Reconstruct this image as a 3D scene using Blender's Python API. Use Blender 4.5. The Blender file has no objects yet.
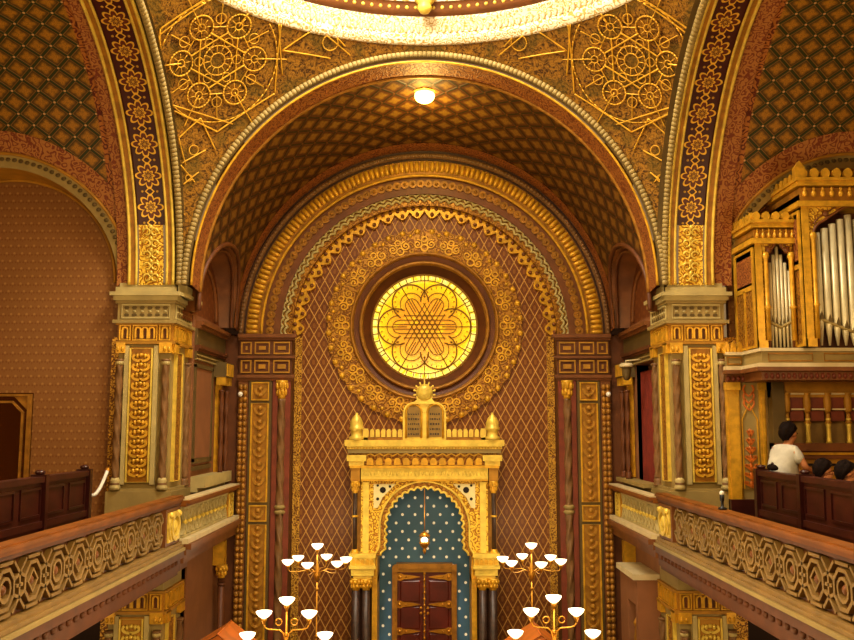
import bpy, math, random
from math import sin, cos, pi, sqrt, atan, atan2, asin, radians, hypot
from mathutils import Vector, Matrix
random.seed(5)
SC = bpy.context.scene
COL = SC.collection
E = 4.9                    # eye height above the hall floor; heights below are relative to the eye
F = 900.0                  # focal length in pixels
PITCH = atan(107 / F)
CX = 424.5

def P(px, py, Y):          # point on the plane y = Y seen at that pixel of the survey photo (relative heights)
    a = (px - CX) / F; b = (320 - py) / F
    dy = cos(PITCH) - b * sin(PITCH); dz = sin(PITCH) + b * cos(PITCH)
    t = Y / dy
    return a * t, dz * t

# ------------------------------------------------------------------ colours and node materials
def lin(c):
    return c / 12.92 if c <= .04045 else ((c + .055) / 1.055) ** 2.4
def H(h):
    return tuple(lin(int(h[i:i + 2], 16) / 255) for i in (0, 2, 4)) + (1.0,)

class S:
    def __init__(s, g, k): s.g = g; s.k = k
    def __add__(a, b): return a.g.m('ADD', a, b)
    __radd__ = __add__
    def __sub__(a, b): return a.g.m('SUBTRACT', a, b)
    def __rsub__(a, b): return a.g.m('SUBTRACT', b, a)
    def __mul__(a, b): return a.g.m('MULTIPLY', a, b)
    __rmul__ = __mul__
    def __truediv__(a, b): return a.g.m('DIVIDE', a, b)
    def __neg__(a): return a.g.m('MULTIPLY', a, -1)

class G:
    def __init__(s, name):
        s.mat = bpy.data.materials.new(name); s.mat.use_nodes = True
        s.nt = s.mat.node_tree; s.N = s.nt.nodes; s.L = s.nt.links
        s.bs = s.N['Principled BSDF']; s._uv = None
    def put(s, sock, v):
        if isinstance(v, S): s.L.new(v.k, sock)
        else: sock.default_value = v
    def m(s, op, *a, clamp=False):
        n = s.N.new('ShaderNodeMath'); n.operation = op; n.use_clamp = clamp
        for i, v in enumerate(a): s.put(n.inputs[i], v)
        return S(s, n.outputs[0])
    def uv(s):
        if s._uv is None:
            t = s.N.new('ShaderNodeUVMap'); t.uv_map = 'UVMap'
            x = s.N.new('ShaderNodeSeparateXYZ'); s.L.new(t.outputs[0], x.inputs[0])
            s._uv = (S(s, x.outputs[0]), S(s, x.outputs[1]))
        return s._uv
    def vec(s, x, y, z=0.0):
        n = s.N.new('ShaderNodeCombineXYZ')
        for i, v in enumerate((x, y, z)): s.put(n.inputs[i], v)
        return S(s, n.outputs[0])
    def obj(s):
        n = s.N.new('ShaderNodeTexCoord'); return S(s, n.outputs['Object'])
    def noise(s, vec, scale, detail=3.0, rough=.55):
        n = s.N.new('ShaderNodeTexNoise'); s.put(n.inputs['Vector'], vec)
        n.inputs['Scale'].default_value = scale; n.inputs['Detail'].default_value = detail
        n.inputs['Roughness'].default_value = rough
        return S(s, n.outputs[0])
    def voro(s, vec, scale, feature='F1'):
        n = s.N.new('ShaderNodeTexVoronoi'); n.feature = feature; s.put(n.inputs['Vector'], vec)
        n.inputs['Scale'].default_value = scale
        return S(s, n.outputs['Distance'])
    def sin(s, a): return s.m('SINE', a)
    def cos(s, a): return s.m('COSINE', a)
    def abs(s, a): return s.m('ABSOLUTE', a)
    def fr(s, a): return s.m('FRACT', a)
    def fl(s, a): return s.m('FLOOR', a)
    def sqrt(s, a): return s.m('SQRT', a)
    def mx(s, a, b): return s.m('MAXIMUM', a, b)
    def mn(s, a, b): return s.m('MINIMUM', a, b)
    def at2(s, a, b): return s.m('ARCTAN2', a, b)
    def cell(s, a): return s.fr(a) - .5          # -.5 .. .5
    def step(s, a, lo, hi):                       # smoothstep 0->1
        n = s.N.new('ShaderNodeMapRange'); n.interpolation_type = 'SMOOTHSTEP'
        s.put(n.inputs[0], a); n.inputs[1].default_value = lo; n.inputs[2].default_value = hi
        return S(s, n.outputs[0])
    def line(s, d, w, soft=None):                 # 1 where |d| < w
        soft = w * .5 if soft is None else soft
        return 1 - s.step(s.abs(d), w - soft * .5, w + soft * .5)
    def mix(s, a, b, f):
        n = s.N.new('ShaderNodeMix'); n.data_type = 'RGBA'
        s.put(n.inputs[0], f); s.put(n.inputs[6], a); s.put(n.inputs[7], b)
        return S(s, n.outputs[2])
    def bump(s, h, strength=.5, dist=.02):
        n = s.N.new('ShaderNodeBump'); n.inputs['Strength'].default_value = strength
        n.inputs['Distance'].default_value = dist; s.put(n.inputs['Height'], h)
        s.L.new(n.outputs[0], s.bs.inputs['Normal'])
    def out(s, color, rough=.5, metal=0.0, spec=.35, emis=None, estr=0.0):
        b = s.bs.inputs
        s.put(b['Base Color'], color); s.put(b['Roughness'], rough); s.put(b['Metallic'], metal)
        b['Specular IOR Level'].default_value = spec
        if emis is not None:
            s.put(b['Emission Color'], emis); s.put(b['Emission Strength'], estr)
        return s.mat
    def arab(s, u, v, scale):                     # scrolling arabesque mask 0..1
        p = s.vec(u, v)
        n1 = s.noise(p, scale * .9, 2.0)
        n2 = s.noise(s.vec(u + 7.3, v), scale * .9, 2.0)
        q = s.vec(u + (n1 - .5) * (.5 / scale), v + (n2 - .5) * (.5 / scale))
        d = s.voro(q, scale)
        n3 = s.noise(s.vec(u - 3.1, v + 2.7), scale * .55, 1.0, .5)
        a = s.abs(s.sin(d * 6.5 + n3 * 13))
        return s.step(a, .30, .85)

def plain(name, hexa, rough=.5, metal=0.0, var=.18, scale=6.0, spec=.35, bump=0.0):
    g = G(name); n = g.noise(g.obj(), scale, 4.0)
    c = H(hexa)
    d = tuple(x * (1 - var) for x in c[:3]) + (1,); l = tuple(min(1, x * (1 + var)) for x in c[:3]) + (1,)
    if bump: g.bump(g.noise(g.obj(), scale * 9, 3.0), bump, .01)
    return g.out(g.mix(d, l, g.step(n, .3, .7)), rough, metal, spec)

def gold_mat(name, hi, lo, scale=16.0, metal=.35, rough=.42, bump=.6):
    g = G(name); u, v = g.uv(); a = g.arab(u, v, scale)
    g.bump(a, bump, .015)
    return g.out(g.mix(H(lo), H(hi), a), rough, metal, .4)

M = {}
def materials():
    M['gold'] = plain('gold_leaf', 'cf9a26', .40, .30, .22, 9)
    M['gold_bright'] = plain('bright_gilding', 'dcbc4c', .40, .22, .15, 9)
    M['gold_dark'] = plain('aged_gilding', '9a681e', .45, .28, .25, 9)
    M['ochre'] = plain('ochre_paint', 'a9761d', .55, .1, .15, 6)
    M['carved'] = gold_mat('carved_gilt_arabesque', 'a8741f', '7a4912', 12)
    M['carved_fine'] = gold_mat('fine_gilt_arabesque', 'c89430', '6a3a0c', 18)
    M['carved_bright'] = gold_mat('bright_gilt_arabesque', 'f2c640', 'a86c14', 14)
    M['stone'] = plain('olive_grey_stone', '957e46', .6, 0, .12, 4, bump=.1)
    M['stone_light'] = plain('pale_olive_moulding', 'b3a066', .55, .05, .12, 4)
    M['stone_dark'] = plain('dark_olive_moulding', '59451d', .6, 0, .15, 4)
    M['cream'] = plain('cream_moulding', 'cdb98a', .5, .05, .1, 5)
    M['brown'] = plain('brown_paint', '5b2f0f', .55, 0, .18, 5)
    M['brown_dark'] = plain('dark_brown_paint', '34190a', .6, 0, .2, 5)
    M['redbrown'] = plain('red_brown_paint', '70401a', .5, 0, .18, 5)
    M['red'] = plain('oxblood_paint', '70301a', .5, 0, .18, 6)
    M['mauve'] = plain('mauve_brown_plaster', '855430', .7, 0, .1, 3, bump=.05)
    M['mahogany'] = plain('mahogany_rail', '7a440f', .55, 0, .22, 3, .25)
    M['darkwood'] = plain('dark_wood', '34100a', .32, 0, .25, 4, .5)
    M['pewwood'] = plain('reddish_pew_wood', '3c150b', .45, 0, .25, 4, .35)
    M['doorwood'] = plain('dark_maroon_door', '561a10', .35, 0, .25, 4, .4)
    M['orangewood'] = plain('orange_brown_wood', 'c4661a', .4, 0, .2, 4, .5)
    M['marble_dark'] = plain('dark_marble', '38241a', .4, 0, .5, 14, .4)
    M['copper'] = plain('copper_brown_column', '74512c', .5, .1, .2, 8)
    M['dark'] = plain('dark_void', '180c05', .8, 0, .1, 4)
    M['brass'] = plain('polished_brass', 'c98d2e', .28, .7, .1, 8)
    M['white'] = plain('white_enamel', 'e8e2d2', .4, 0, .04, 5)
    M['silver'] = plain('pipe_tin', 'd2c498', .35, .25, .1, 5)
    M['redvelvet'] = plain('red_velvet', '6e2212', .9, 0, .2, 6)
    M['skin'] = plain('skin', 'b9774b', .55, 0, .06, 8)
    M['hair'] = plain('dark_hair', '150a06', .8, 0, .3, 30, .1)
    M['shirt'] = plain('pale_shirt', 'c2bcaa', .85, 0, .1, 9, bump=.2)
    M['trousers'] = plain('dark_trousers', '2a2420', .9, 0, .1, 9)
    M['shoe'] = plain('black_shoe', '141210', .5, 0, .1, 9)
    M['blackplastic'] = plain('black_plastic', '0f0d0c', .4, 0, .1, 9)
    M['floor'] = plain('hall_floor', '5a3319', .4, 0, .2, 2)
    g = G('tinted_mirror'); M['fret'] = plain('olive_brown_fretwork', '80622e', .6, 0, .15, 5)
    M['mirror'] = g.out(H('7a5a38'), .06, 1.0)
    # diagonal lattice of the vaults
    def lattice(name, bg, line_c, centre, dot, c=.36, edge=.38, red='6b2410'):
        g = G(name); u, v = g.uv()
        p = g.cell((u * .92 + v) / c); q = g.cell((u * .92 - v) / c)
        ln = g.mx(g.line(g.abs(p) - .5, .075, .05), g.line(g.abs(q) - .5, .075, .05))
        rim = g.mx(g.line(g.abs(p) - .41, .022, .02), g.line(g.abs(q) - .41, .022, .02))
        r = g.sqrt(p * p + q * q); th = g.at2(p, q)
        fl = g.step(r + g.cos(th * 4) * .06, .42, .16)
        ring = g.line(r - .17, .03, .03)
        a = g.arab(u, v, 30)
        col = g.mix(H(bg), H(centre), g.mx(fl * (.55 + .45 * a), ring * .5))
        col = g.mix(col, H(red), rim * .55)
        col = g.mix(col, H(line_c), ln)
        pd = g.abs(p) - .5; qd = g.abs(q) - .5
        col = g.mix(col, H(dot), g.step(g.sqrt(pd * pd + qd * qd), .085, .05))
        if edge:
            b = g.line(u, edge, .02)
            bc = g.mix(H('5a1c0c'), H('b8702a'), g.arab(u, v, 11) * .8)
            col = g.mix(col, bc, b)
        g.bump(1 - ln, .3, .02)
        return g.out(col, .5, .1, .3)
    M['lat_side'] = lattice('side_vault_lattice', '4a3410', '2a300e', 'a87218', 'c89a60', .31, .16, 'a07024')
    M['lat_east'] = lattice('altar_vault_lattice', '44200a', '2e200b', '80581c', '643610', .38, .36, '66330e')
    M['red_orn'] = gold_mat('red_gold_ornament', '9c5e28', '662a10', 14, .15, .5, .4)
    M['red_orn_side'] = gold_mat('orange_red_ornament', 'a86c30', '74300f', 15, .1, .55, .3)
    # star band
    g = G('gold_star_band'); u, v = g.uv(); Lp = .42
    w = g.cell(v / Lp) * Lp; w2 = g.cell(v / Lp + .5) * Lp
    r = g.sqrt(u * u + w * w); th = g.at2(u, w)
    rho = .105 + g.abs(g.cos(th * 4)) * .06
    o = g.line(r - rho, .014, .006)
    pet = g.step(r - rho, 0, -.012)
    star = g.line(r - .045 - .03 * g.abs(g.cos(th * 4)), .011, .006)
    ray = g.line(g.sin(th * 4) * r, .012, .008) * g.step(r, .10, .085)
    dia = g.line(g.abs(u) + g.abs(w2) - .055, .011, .006)
    dia2 = g.line(g.abs(g.abs(u) - .13) + g.abs(w2) * .55 - .075, .010, .006)
    dotm = g.step(g.sqrt((g.abs(u) - .1) * (g.abs(u) - .1) + w2 * w2), .02, .012)
    mask = g.mx(g.mx(g.mx(o, star), g.mx(dia, ray * .7)), dotm * .6)
    col = g.mix(H('3c0b08'), H('5c210c'), pet)
    col = g.mix(col, H('ecb83c'), mask)
    g.bump(mask, .6, .02)
    M['star'] = g.out(col, .42, mask * .4, .4)
    # pendentive ground
    g = G('gilt_pendentive_arabesque'); u, v = g.uv()
    a = g.arab(u, v, 7); b = g.arab(u + 3, v + 5, 17)
    col = g.mix(H('3a1e08'), H('9c6c1e'), a * .45 + b * .55)
    col = g.mix(col, H('4c4414'), g.step(g.noise(g.vec(u, v), 2.2, 1.0), .5, .6) * .45)
    g.bump(a + b * .5, .18, .015)
    M['pend'] = g.out(col, .45, .3, .4)
    # wallpaper
    g = G('brown_gold_wallpaper'); u, v = g.uv(); c = .105
    row = g.fl(v / c); p = g.cell(u / c + g.fr(row * .5) * 1.0) ; q = g.cell(v / c)
    r = g.sqrt(p * p + q * q)
    mot = g.step(r, .2, .1); stem = g.line(p, .05, .05) * g.step(q, .1, .0)
    side = g.step(g.sqrt((g.abs(p) - .28) * (g.abs(p) - .28) + (q + .18) * (q + .18)), .16, .08)
    n = g.noise(g.vec(u, v), 2, 3)
    base = g.mix(H('7e5024'), H('8c5d2b'), n)
    col = g.mix(base, H('6e3612'), g.mx(side, stem) * .6)
    col = g.mix(col, H('b98a4a'), mot * .5)
    M['paper'] = g.out(col, .55, .1, .3)
    g = G('dark_red_wallpaper'); u, v = g.uv(); c = .15
    p = g.cell(u / c); q = g.cell(v / c + g.fr(g.fl(u / c) * .5))
    r = g.sqrt(p * p + q * q)
    M['paper_dark'] = g.out(g.mix(H('64300f'), H('8a541e'), g.step(r, .3, .15) * .5), .6, 0, .3)
    # lozenge field of the east wall
    g = G('lozenge_wall'); u, v = g.uv(); cw, ch = .17, .31
    p = g.cell(u / cw + v / ch); q = g.cell(u / cw - v / ch)
    ln = g.mx(g.line(g.abs(p) - .5, .055, .04), g.line(g.abs(q) - .5, .055, .04))
    inn = g.step(g.sqrt(p * p + q * q), .26, .16)
    tri = g.line(g.mx(g.abs(p), g.abs(q)) - .33, .035, .03)
    n = g.noise(g.vec(u, v), 1.2, 2)
    col = g.mix(H('582509'), H('6c360d'), n)
    col = g.mix(col, H('8e5818'), inn * .7 + tri * .4)
    col = g.mix(col, H('c08c40'), ln)
    g.bump(ln, .4, .01)
    M['lozenge'] = g.out(col, .45, .15, .35)
    # blue starred panel
    g = G('blue_starred_panel'); u, v = g.uv(); c = .125
    a = u / .1025; b = v / .135
    p = g.cell(a) ; q = g.cell(b)
    chk = g.m('FLOORED_MODULO', g.fl(a) + g.fl(b), 2.0)
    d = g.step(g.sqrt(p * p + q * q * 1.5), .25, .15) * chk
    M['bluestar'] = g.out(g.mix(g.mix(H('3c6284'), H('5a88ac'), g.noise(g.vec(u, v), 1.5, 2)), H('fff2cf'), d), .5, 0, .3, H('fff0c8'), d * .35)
    # stained glass
    g = G('yellow_stained_glass'); u, v = g.uv()
    r = g.sqrt(u * u + v * v); n = g.noise(g.vec(u, v), 5, 2)
    edge = g.step(r, .42, .92)
    col = g.mix(H('d88e1c'), H('f4d00c'), g.mx(edge, g.step(n, .5, .75) * .7))
    col = g.mix(col, H('f6ec80'), g.step(r, .74, .84) * g.step(n, .35, .6) * .8)
    M['glass'] = g.out(col, .2, 0, .5, col, .80)
    g = G('lit_bowl_glass'); M['bowl'] = g.out(H('fff2dc'), .3, 0, .4, H('ffe2b8'), 3.2)
    g = G('lit_globe_glass'); M['globe'] = g.out(H('fff0c0'), .3, 0, .4, H('ffd060'), 14.0)
    g = G('sanctuary_bulb'); M['bulb'] = g.out(H('fff0c0'), .3, 0, .4, H('ffd890'), 8.0)
    M['drum'] = gold_mat('white_gold_drum', 'f4ead0', 'b58e46', 9, .05, .5, .4)
    M['ringstuc'] = gold_mat('cream_gold_stucco', 'fbf0d0', 'c8a050', 14, .1, .45, .25)
    M['tablet'] = plain('engraved_ochre_slate', '8c6c30', .5, .1, .15, 9)
    g = G('glowing_leading'); M['lead'] = g.out(H('6e4808'), .6, 0, .2, H('6e4406'), .5)  # slight emission imitates the glare of the window on the leads
    M['spandrel'] = plain('ivory_spandrel', 'dccb8e', .5, 0, .08, 6)
    M['purple'] = plain('violet_glass', 'a070c0', .3, 0, .1, 6)

# ------------------------------------------------------------------ mesh builder
class Fr:                   # local frame: u, v in the face, n outwards
    def __init__(s, o, u, v, n):
        s.o, s.u, s.v, s.n = Vector(o), Vector(u), Vector(v), Vector(n)
    def __call__(s, a, b, c=0.0): return s.o + s.u * a + s.v * b + s.n * c
def front(Y, s=1): return Fr((0, Y, 0), (s, 0, 0), (0, 0, 1), (0, -1, 0))
def nave(X, s):             # face looking into the nave; u = y
    return Fr((s * X, 0, 0), (0, 1, 0), (0, 0, 1), (-s, 0, 0))

ORG = {}
class MB:
    def __init__(s): s.v = []; s.f = []; s.uv = []; s.sm = []
    def add(s, vs, fs, uvs=None, sm=False):
        b = len(s.v); s.v.extend(Vector(p) for p in vs)
        for i, f in enumerate(fs):
            s.f.append([b + k for k in f]); s.uv.append(None if uvs is None else [uvs[k] for k in f]); s.sm.append(sm)
        return s
    def fbox(s, fr, u0, u1, v0, v1, n0, n1, tp=0.0):
        a = [fr(u0, v0, n0), fr(u1, v0, n0), fr(u1, v1, n0), fr(u0, v1, n0),
             fr(u0 + tp, v0 + tp, n1), fr(u1 - tp, v0 + tp, n1), fr(u1 - tp, v1 - tp, n1), fr(u0 + tp, v1 - tp, n1)]
        return s.add(a, [(0, 3, 2, 1), (4, 5, 6, 7), (0, 1, 5, 4), (1, 2, 6, 5), (2, 3, 7, 6), (3, 0, 4, 7)])
    def box(s, x0, x1, y0, y1, z0, z1):
        return s.fbox(Fr((0, 0, 0), (1, 0, 0), (0, 1, 0), (0, 0, 1)), x0, x1, y0, y1, z0, z1)
    def bar(s, fr, p, q, w, n0, n1):
        p, q = Vector(p), Vector(q); d = (q - p); L = d.length
        if L < 1e-6: return s
        d /= L; m = Vector((-d.y, d.x)) * w * .5
        c = [p + m, p - m, q - m, q + m]
        a = [fr(k.x, k.y, n0) for k in c] + [fr(k.x, k.y, n1) for k in c]
        return s.add(a, [(4, 5, 6, 7), (0, 1, 5, 4), (1, 2, 6, 5), (2, 3, 7, 6), (3, 0, 4, 7)])
    def pline(s, fr, pts, w, n0, n1, closed=False):   # flat ribbon with thickness
        n = len(pts); pts = [Vector(p) for p in pts]; L = []; R = []
        for i in range(n):
            a = pts[i - 1] if (i > 0 or closed) else pts[i]; b = pts[(i + 1) % n] if (i < n - 1 or closed) else pts[i]
            d = (b - a); d = d / (d.length or 1); m = Vector((-d.y, d.x)) * w * .5
            L.append(pts[i] + m); R.append(pts[i] - m)
        vs = []
        for i in range(n):
            vs += [fr(L[i].x, L[i].y, n0), fr(R[i].x, R[i].y, n0), fr(L[i].x, L[i].y, n1), fr(R[i].x, R[i].y, n1)]
        fs = []
        for i in range(n if closed else n - 1):
            a = 4 * i; b = 4 * ((i + 1) % n)
            fs += [(a + 2, a + 3, b + 3, b + 2), (a, a + 2, b + 2, b), (a + 1, b + 1, b + 3, a + 3)]
        return s.add(vs, fs)
    def poly(s, fr, pts, n0, n1):           # convex-ish polygon slab
        k = len(pts)
        vs = [fr(p[0], p[1], n0) for p in pts] + [fr(p[0], p[1], n1) for p in pts]
        fs = [tuple(range(k, 2 * k)), tuple(range(k - 1, -1, -1))] + [(i, (i + 1) % k, k + (i + 1) % k, k + i) for i in range(k)]
        return s.add(vs, fs)
    def strip(s, fr, A, B, n0, n1):         # slab between two outlines of equal length
        k = len(A); vs = []
        for p, q in zip(A, B): vs += [fr(p[0], p[1], n0), fr(q[0], q[1], n0), fr(p[0], p[1], n1), fr(q[0], q[1], n1)]
        fs = []
        for i in range(k - 1):
            a = 4 * i; b = a + 4
            fs += [(a + 2, a + 3, b + 3, b + 2), (a, b, b + 1, a + 1), (a, a + 2, b + 2, b), (a + 1, b + 1, b + 3, a + 3)]
        fs += [(0, 1, 3, 2), (4 * k - 4, 4 * k - 2, 4 * k - 1, 4 * k - 3)]
        return s.add(vs, fs)
    def tube(s, pts, r, seg=8, closed=False, cap=True):
        pts = [Vector(p) for p in pts]; n = len(pts); vs = []; up = Vector((.013, .021, 1)); prev = None
        for i in range(n):
            a = pts[i - 1] if (i > 0 or closed) else pts[i]; b = pts[(i + 1) % n] if (i < n - 1 or closed) else pts[i]
            t = (b - a).normalized()
            x = (prev if prev is not None else (up.cross(t) if abs(t.z) < .95 else Vector((1, 0, 0))))
            x = (x - t * x.dot(t)).normalized(); prev = x; y = t.cross(x)
            rr = r[i] if isinstance(r, (list, tuple)) else r
            for k in range(seg):
                th = 2 * pi * k / seg; vs.append(pts[i] + x * (rr * cos(th)) + y * (rr * sin(th)))
        fs = []
        for i in range(n if closed else n - 1):
            a = i * seg; b = ((i + 1) % n) * seg
            for k in range(seg): fs.append((a + k, a + (k + 1) % seg, b + (k + 1) % seg, b + k))
        if cap and not closed: fs += [tuple(range(seg - 1, -1, -1)), tuple((n - 1) * seg + k for k in range(seg))]
        return s.add(vs, fs, None, True)
    def lathe(s, prof, c, ax=(0, 0, 1), seg=24, sm=True, mod=None):   # prof: (radius, along axis)
        ax = Vector(ax).normalized(); x = ax.orthogonal().normalized(); y = ax.cross(x); c = Vector(c); vs = []
        if ax.z > .9: x, y = Vector((1, 0, 0)), Vector((0, 1, 0))
        for (r, h) in prof:
            for k in range(seg):
                th = 2 * pi * k / seg; rr = r * (mod(th, h) if mod else 1)
                vs.append(c + ax * h + x * (rr * cos(th)) + y * (rr * sin(th)))
        fs = []
        for i in range(len(prof) - 1):
            a = i * seg; b = a + seg
            for k in range(seg): fs.append((a + k, a + (k + 1) % seg, b + (k + 1) % seg, b + k))
        s.add(vs, fs, None, sm)
        b = len(s.v) - len(vs)
        if prof[0][0] > 1e-4: s.f.append([b + k for k in range(seg)][::-1]); s.uv.append(None); s.sm.append(False)
        if prof[-1][0] > 1e-4: s.f.append([b + (len(prof) - 1) * seg + k for k in range(seg)]); s.uv.append(None); s.sm.append(False)
        return s
    def ball(s, c, rx, ry=None, rz=None, seg=10, rings=6):
        ry = rx if ry is None else ry; rz = rx if rz is None else rz; c = Vector(c); vs = [c + Vector((0, 0, -rz))]
        for i in range(1, rings):
            a = -pi / 2 + pi * i / rings
            for k in range(seg):
                th = 2 * pi * k / seg; vs.append(c + Vector((rx * cos(a) * cos(th), ry * cos(a) * sin(th), rz * sin(a))))
        vs.append(c + Vector((0, 0, rz))); fs = []
        for k in range(seg): fs.append((0, 1 + (k + 1) % seg, 1 + k))
        for i in range(rings - 2):
            a = 1 + i * seg; b = a + seg
            for k in range(seg): fs.append((a + k, a + (k + 1) % seg, b + (k + 1) % seg, b + k))
        t = len(vs) - 1; a = 1 + (rings - 2) * seg
        for k in range(seg): fs.append((a + k, a + (k + 1) % seg, t))
        return s.add(vs, fs, None, True)
    def grid(s, f, nu, nv, uvf=None, sm=True, keep=None):
        vs = []; uv = []
        for i in range(nu + 1):
            for j in range(nv + 1):
                a, b = i / nu, j / nv; vs.append(f(a, b))
                if uvf: uv.append(uvf(a, b))
        fs = []
        for i in range(nu):
            for j in range(nv):
                if keep and not keep((i + .5) / nu, (j + .5) / nv): continue
                k = i * (nv + 1) + j; fs.append((k, k + nv + 1, k + nv + 2, k + 1))
        return s.add(vs, fs, uv if uvf else None, sm)
    def build(s, name, mat, parent=None):
        org = Vector(ORG.get(parent.name, (0, 0, 0))) if parent is not None else Vector((0, 0, 0))
        me = bpy.data.meshes.new(name)
        me.from_pydata([tuple(p - org) for p in s.v], [], s.f)
        ul = me.uv_layers.new(name='UVMap').data; data = []
        for f, uv in zip(s.f, s.uv):
            if uv is not None:
                for q in uv: data += [q[0], q[1]]
            else:
                p0 = s.v[f[0]]; n = Vector((0, 0, 0))
                for k in range(1, len(f) - 1): n += (s.v[f[k]] - p0).cross(s.v[f[k + 1]] - p0)
                ax = max(range(3), key=lambda i: abs(n[i]))
                i, j = ((1, 2), (0, 2), (0, 1))[ax]
                for k in f: data += [s.v[k][i], s.v[k][j]]
        ul.foreach_set('uv', data)
        me.polygons.foreach_set('use_smooth', s.sm)
        me.materials.append(M[mat]); me.update()
        o = bpy.data.objects.new(name, me); COL.objects.link(o)
        if parent is not None: o.parent = parent
        else: o.location = (0, 0, E)
        ORG[o.name] = tuple(org)
        return o

def tag(o, label=None, cat=None, group=None, kind=None):
    for k, v in (('label', label), ('category', cat), ('group', group), ('kind', kind)):
        if v: o[k] = v
    return o
def thing(name, label, cat, loc=(0, 0, 0), group=None, kind=None):   # loc relative to the eye
    o = bpy.data.objects.new(name, None); COL.objects.link(o); o.empty_display_size = .1
    o.location = (loc[0], loc[1], loc[2] + E); ORG[o.name] = tuple(loc)
    return tag(o, label, cat, group, kind)
def dup(o, parent=None):
    c = o.copy(); COL.objects.link(c)
    if parent is not None: c.parent = parent
    for ch in list(o.children): dup(ch, c)
    return c
def arc(cx, cz, r, a0, a1, n): return [(cx + r * cos(a0 + (a1 - a0) * i / n), cz + r * sin(a0 + (a1 - a0) * i / n)) for i in range(n + 1)]
SIDE = {-1: 'left', 1: 'right'}
materials()
# ================================================================== THE SHELL
YC, A, ZS = 8.75, 3.25, 1.9          # dome square: centre, half side, springing height
R3 = A * sqrt(2)
GF = -1.6                            # gallery floor
YB = 14.8                            # face of the altar arch
YF = 15.15                           # lozenge field behind it

fl = MB(); fl.box(-9, 9, 2, 15.6, -5.1, -4.9)
tag(fl.build('floor', 'floor'), 'dark wooden floor of the hall below the galleries', 'floor', kind='structure')

# east wall with round opening
b = MB(); n = 96; vs = []; fs = []; cz = 1.70
for i in range(n):
    t = 2 * pi * i / n; c, d = cos(t), sin(t)
    k = min(3.6 / max(abs(c), 1e-6), ((4.9 - cz) if d > 0 else (cz + 4.9)) / max(abs(d), 1e-6))
    vs += [(1.04 * c, YF, cz + 1.04 * d), (k * c, YF, cz + k * d)]
for i in range(n):
    a = 2 * i; q = 2 * ((i + 1) % n); fs.append((a, a + 1, q + 1, q))
for (x, z) in ((-3.6, 4.9), (3.6, 4.9), (-3.6, -4.9), (3.6, -4.9)):   # the corners
    ids = sorted(range(n), key=lambda i: (vs[2 * i + 1][0] - x) ** 2 + (vs[2 * i + 1][2] - z) ** 2)[:2]
    vs.append((x, YF, z)); fs.append((2 * ids[0] + 1, 2 * ids[1] + 1, len(vs) - 1))
b.add(vs, fs)
tag(b.build('wall_east', 'lozenge'), 'red-brown wall with a gold lozenge net around the rose window', 'wall', kind='structure')

# rose window -------------------------------------------------------
w = thing('window_1', 'round yellow stained-glass rose window with six-petal leading', 'window', (0, YF, cz), kind='structure')
b = MB(); k = 256; Ao = []; Bo = []
for i in range(k + 1):
    t = 2 * pi * i / k
    ro = 1.63 + .035 * abs(sin(t * 20)); Ao.append((1.18 * cos(t), cz + 1.18 * sin(t))); Bo.append((ro * cos(t), cz + ro * sin(t)))
b.strip(front(YF), Ao, Bo, 0, .05)
b.build('medallion', 'carved', w)
b = MB()
for i in range(40):
    t = 2 * pi * i / 40
    p = (1.62 * cos(t + pi / 40), YF - .05, cz + 1.62 * sin(t + pi / 40))
    b.ball(p, .05, .03, .05, 8, 5)
    if i % 2 == 0:
        for rr, q in ((1.33, .06), (1.48, .045)):
            c0 = (rr * cos(t), cz + rr * sin(t))
            b.pline(front(YF), [(c0[0] + q * cos(a * pi / 5), c0[1] + q * sin(a * pi / 5)) for a in range(10)], .022, .05, .075, True)
b.build('medallion_relief', 'gold', w)
b = MB()
for i in range(20):
    t = 2 * pi * (i + .5) / 20
    for q in (-1, 1):
        pts = []
        for j in range(22):
            a = j * .5; rr = .085 * (1 - j / 24); pts.append((1.40 * cos(t + q * .075) + rr * cos(t + q * a), cz + 1.40 * sin(t + q * .075) + rr * sin(t + q * a)))
        b.pline(front(YF), pts, .02, .05, .072)
    for rr in (1.25, 1.56): b.ball((rr * cos(t), YF - .055, cz + rr * sin(t)), .035, .02, .035, 7, 4)
b.build('medallion_scrolls', 'gold', w)
b = MB()
b.lathe([(1.26, .0), (1.26, .09), (1.235, .12), (1.21, .09), (1.19, .05)], (0, YF, cz), (0, -1, 0), 96)
b.lathe([(1.10, .02), (1.10, .08), (1.075, .10), (1.05, .08), (1.04, .0)], (0, YF, cz), (0, -1, 0), 96)
b.f = [f for f in b.f if len(f) == 4]; b.uv = b.uv[:len(b.f)]; b.sm = [True] * len(b.f)
b.build('ring_moulding', 'gold_dark', w)
b = MB()
for (r0, r1, y0, y1) in ((1.20, 1.09, YF - .06, YF - .02), (1.05, .90, YF - .01, YF + .16)):
    b.grid(lambda a, c: ((r0 + (r1 - r0) * c) * cos(2 * pi * a), y0 + (y1 - y0) * c, cz + (r0 + (r1 - r0) * c) * sin(2 * pi * a)), 96, 2)
b.build('frame', 'brown', w)
g0 = MB(); g0.grid(lambda a, c: (.92 * c * cos(2 * pi * a), YF + .15, cz + .92 * c * sin(2 * pi * a)), 72, 10,
                   lambda a, c: (.92 * c * cos(2 * pi * a), .92 * c * sin(2 * pi * a)))
glass = g0.build('glass', 'glass', w)
b = MB(); fr = front(YF + .14); fr.o.z = cz
LW = .015
def ring(r, cx=0, cy=0, a0=0, a1=2 * pi, n=48, wd=LW):
    full = abs(a1 - a0 - 2 * pi) < 1e-3
    pts = [(cx + r * cos(a0 + (a1 - a0) * i / n), cy + r * sin(a0 + (a1 - a0) * i / n)) for i in range(n + (0 if full else 1))]
    b.pline(fr, pts, wd, 0, .012, full)
ring(.90, wd=.03); ring(.80)
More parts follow.
